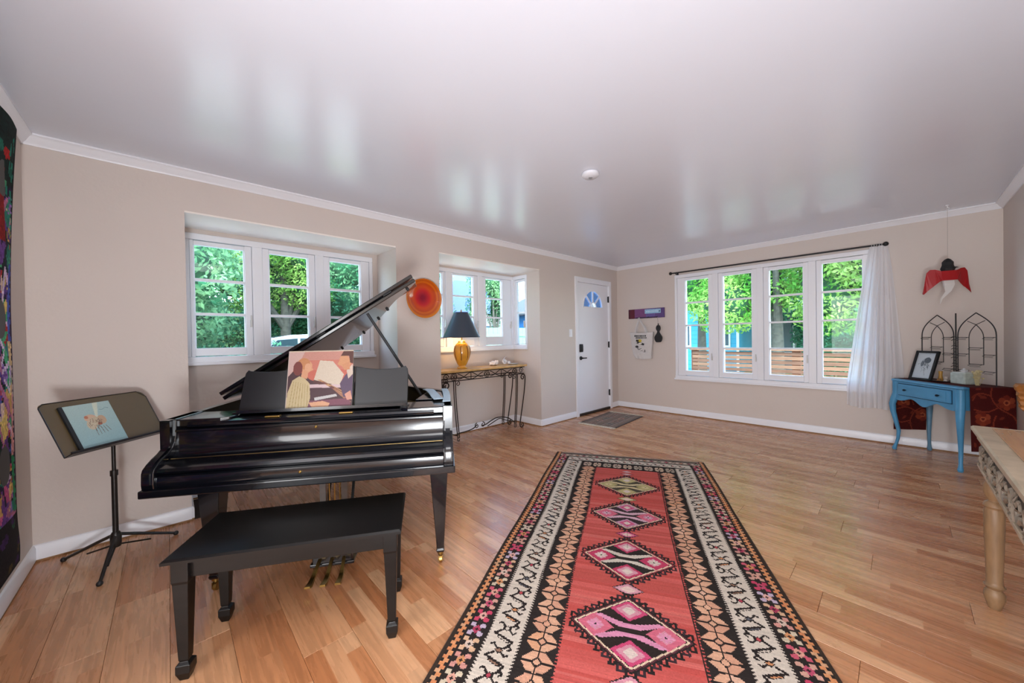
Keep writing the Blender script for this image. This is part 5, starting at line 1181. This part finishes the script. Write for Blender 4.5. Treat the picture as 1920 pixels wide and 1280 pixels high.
# turquoise house
def window_on(parent, x_, y_, z_, w_, h_, face='x', m=None):
    """a framed window proud of a wall; face x: wall faces -x, face y: wall faces -y"""
    b = MB(); g = MB()
    if face == 'x':
        b.box(x_-.04, x_, y_-w_/2-.07, y_+w_/2+.07, z_-.07, z_+h_+.07); g.box(x_-.05, x_-.035, y_-w_/2, y_+w_/2, z_, z_+h_)
    else:
        b.box(x_-w_/2-.07, x_+w_/2+.07, y_-.04, y_, z_-.07, z_+h_+.07); g.box(x_-w_/2, x_+w_/2, y_-.05, y_-.035, z_, z_+h_)
    o = b.build('window', M_white, parent); g.build('pane', mat('house_pane', '#4b5c66', .1), o); return o
th = thing('house', 'turquoise clapboard house seen through the left half of the four-part window', 'house', (18, 0, GZ))
M_tq = mat('turquoise_siding', '#3598ba', .6)
MB().prism([(4.75, 0), (9.5, 0), (9.5, 3.0), (7.1, 4.3), (4.75, 3.0)], 'x', 0, 6).build('walls', M_tq, th)
b = MB()
for k in range(15): b.box(-.02, 0, 4.75, 9.5, .1+k*.2, .28+k*.2)
b.build('siding', mat('turquoise_light', '#48a8c4', .6), th)['kind'] = 'stuff'
MB().prism([(4.4, 2.85), (7.1, 4.38), (9.85, 2.85), (9.85, 3.0), (7.1, 4.52), (4.4, 3.0)], 'x', -.3, 6.3).build('roof', mat('grey_roof', '#4a5058', .8), th)
window_on(th, -.02, 5.45, 1.2, .6, .9); window_on(th, -.02, 7.2, 1.2, .8, .9); MB().box(-.035, -.02, 4.75, 4.85, 0, 3.0).build('corner_board', M_white, th)
gh = thing('house', 'pale grey house with a porch beyond the deck seen through the third sash', 'house', (19.5, 0, GZ))
MB().box(0, 5, -3.5, 3.6, 0, 2.3).build('walls', mat('grey_siding', '#66727a', .7), gh)
MB().prism([(-1.2, 2.3), (5.4, 2.3), (5.4, 2.5), (2.4, 3.6), (-1.2, 2.5)], 'y', -3.9, 4.0).build('roof', mat('grey_roof'), gh)
for y_ in (3.5, 1.9, .3, -1.4): MB().box(-1.1, -1.0, y_-.05, y_+.05, 0, 2.35).build('porch_post', M_white, gh)
for y_ in (2.6, .9, -1.0): window_on(gh, 0, y_, 1.0, .9, 1.0)
MB().box(-1.1, -1.06, -3.4, 3.5, .85, .92).build('porch_rail', M_white, gh)
# lavender-roofed house beyond window 2
lh = thing('house', 'white house with a lavender-blue roof seen through the narrow bay window', 'house', (9.2, 16, GZ))
MB().box(0, 5.5, 0, 5, 0, 3.1).build('walls', mat('cream_siding', '#8f8c88', .7), lh)
MB().prism([(-.4, 3.05), (2.5, 5.6), (5.9, 3.05), (5.9, 3.0), (-.4, 3.0)], 'y', 0, 5.3).build('gable', mat('lavender_siding', '#6f86c0', .7), lh)
MB().prism([(-.5, 3.0), (3.0, 3.0), (3.0, 4.6), (1.2, 4.6)], 'y', -.9, 0).build('roof', mat('lavender_roof', '#5f74b4', .7), lh)
window_on(lh, 3.9, 0, 1.2, 1.2, 1.2, 'y'); window_on(lh, 1.6, 0, 1.2, 1.0, 1.2, 'y')
pfn = thing('fence', 'pale green board fence seen through the right sash of the narrow bay', 'fence', (6.2, 9.4, GZ))
for k in range(22): MB().box(k*.2, k*.2+.19, 0, .025, 0, 2.05).build('board', mat('pale_green_board', '#6f9484', .8), pfn)
MB().box(0, 4.4, -.03, .0, 1.75, 1.85).box(0, 4.4, -.03, 0, .4, .5).build('rail', mat('pale_green_board'), pfn)
# seen through the side window of bay 2
bh = thing('house', 'bright blue garage wall with white trim seen through the thin side window of the bay', 'house', (11.5, 9.6, GZ), R(-8))
MB().box(0, 4, 0, 4, 0, 2.75).build('walls', mat('sky_blue_siding', '#3f86cc', .6), bh); MB().prism([(-.3, 2.7), (4.3, 2.7), (4.3, 2.85), (2, 3.9), (-.3, 2.85)], 'y', -.3, 4.3).build('roof', mat('grey_roof'), bh)
MB().box(.4, 3.0, -.06, 0, 0, 1.9).build('garage_door', mat('cream_siding'), bh); MB().box(-.05, 0, .2, 3.6, 0, 1.7).build('side_panel', mat('cream_siding'), bh)
# parked car beyond window 1
car = thing('car', 'silver parked car on the street beyond the three-part window', 'car', (.75, 11.6, GZ+.36))
body = [(0, .35), (.1, .75), (.9, .95), (1.35, 1.45), (2.6, 1.5), (3.3, 1.0), (4.0, .85), (4.15, .4), (4.0, .3), (.1, .3)]
MB().prism([(v.x, v.y) for v in smoothline([(a, c, 0) for a, c in body], 3)], 'y', 0, 1.7).build('body', mat('silver_paint', '#a3afb8', .2, metal=.3, coat=1), car, bevel=.06)
for P in ([(1.0, .98), (1.42, 1.38), (1.9, 1.42), (1.9, 1.0)], [(1.97, 1.0), (1.97, 1.42), (2.55, 1.42), (3.05, 1.02)]): MB().prism(P, 'y', -.012, 0).build('window', mat('car_glass', '#22343a', .05), car)
for x_ in (.8, 3.3): MB().lathe([(.32, 0), (.32, .2)], 24).xf(Matrix.Translation((x_, .10, .32)) @ Matrix.Rotation(R(90), 4, 'X')).build('wheel', M_blackm, car)
pvm = struct(MB().box(-6, 14, YW+.72, 8.2, GZ, GZ+.02).box(8.2, 13, -6, YW+.7, GZ, GZ+.02).build('bounce_pavement', mat('bounce_concrete', '#c3bdb4', .9, noise=.08, nscale=3)))  # pale ground added so the windows reflect whiter light indoors
road = MB().box(-30, 40, 10.8, 17, GZ, GZ+.36).build('road', mat('asphalt', '#44484e', .9, noise=.1)); struct(road)
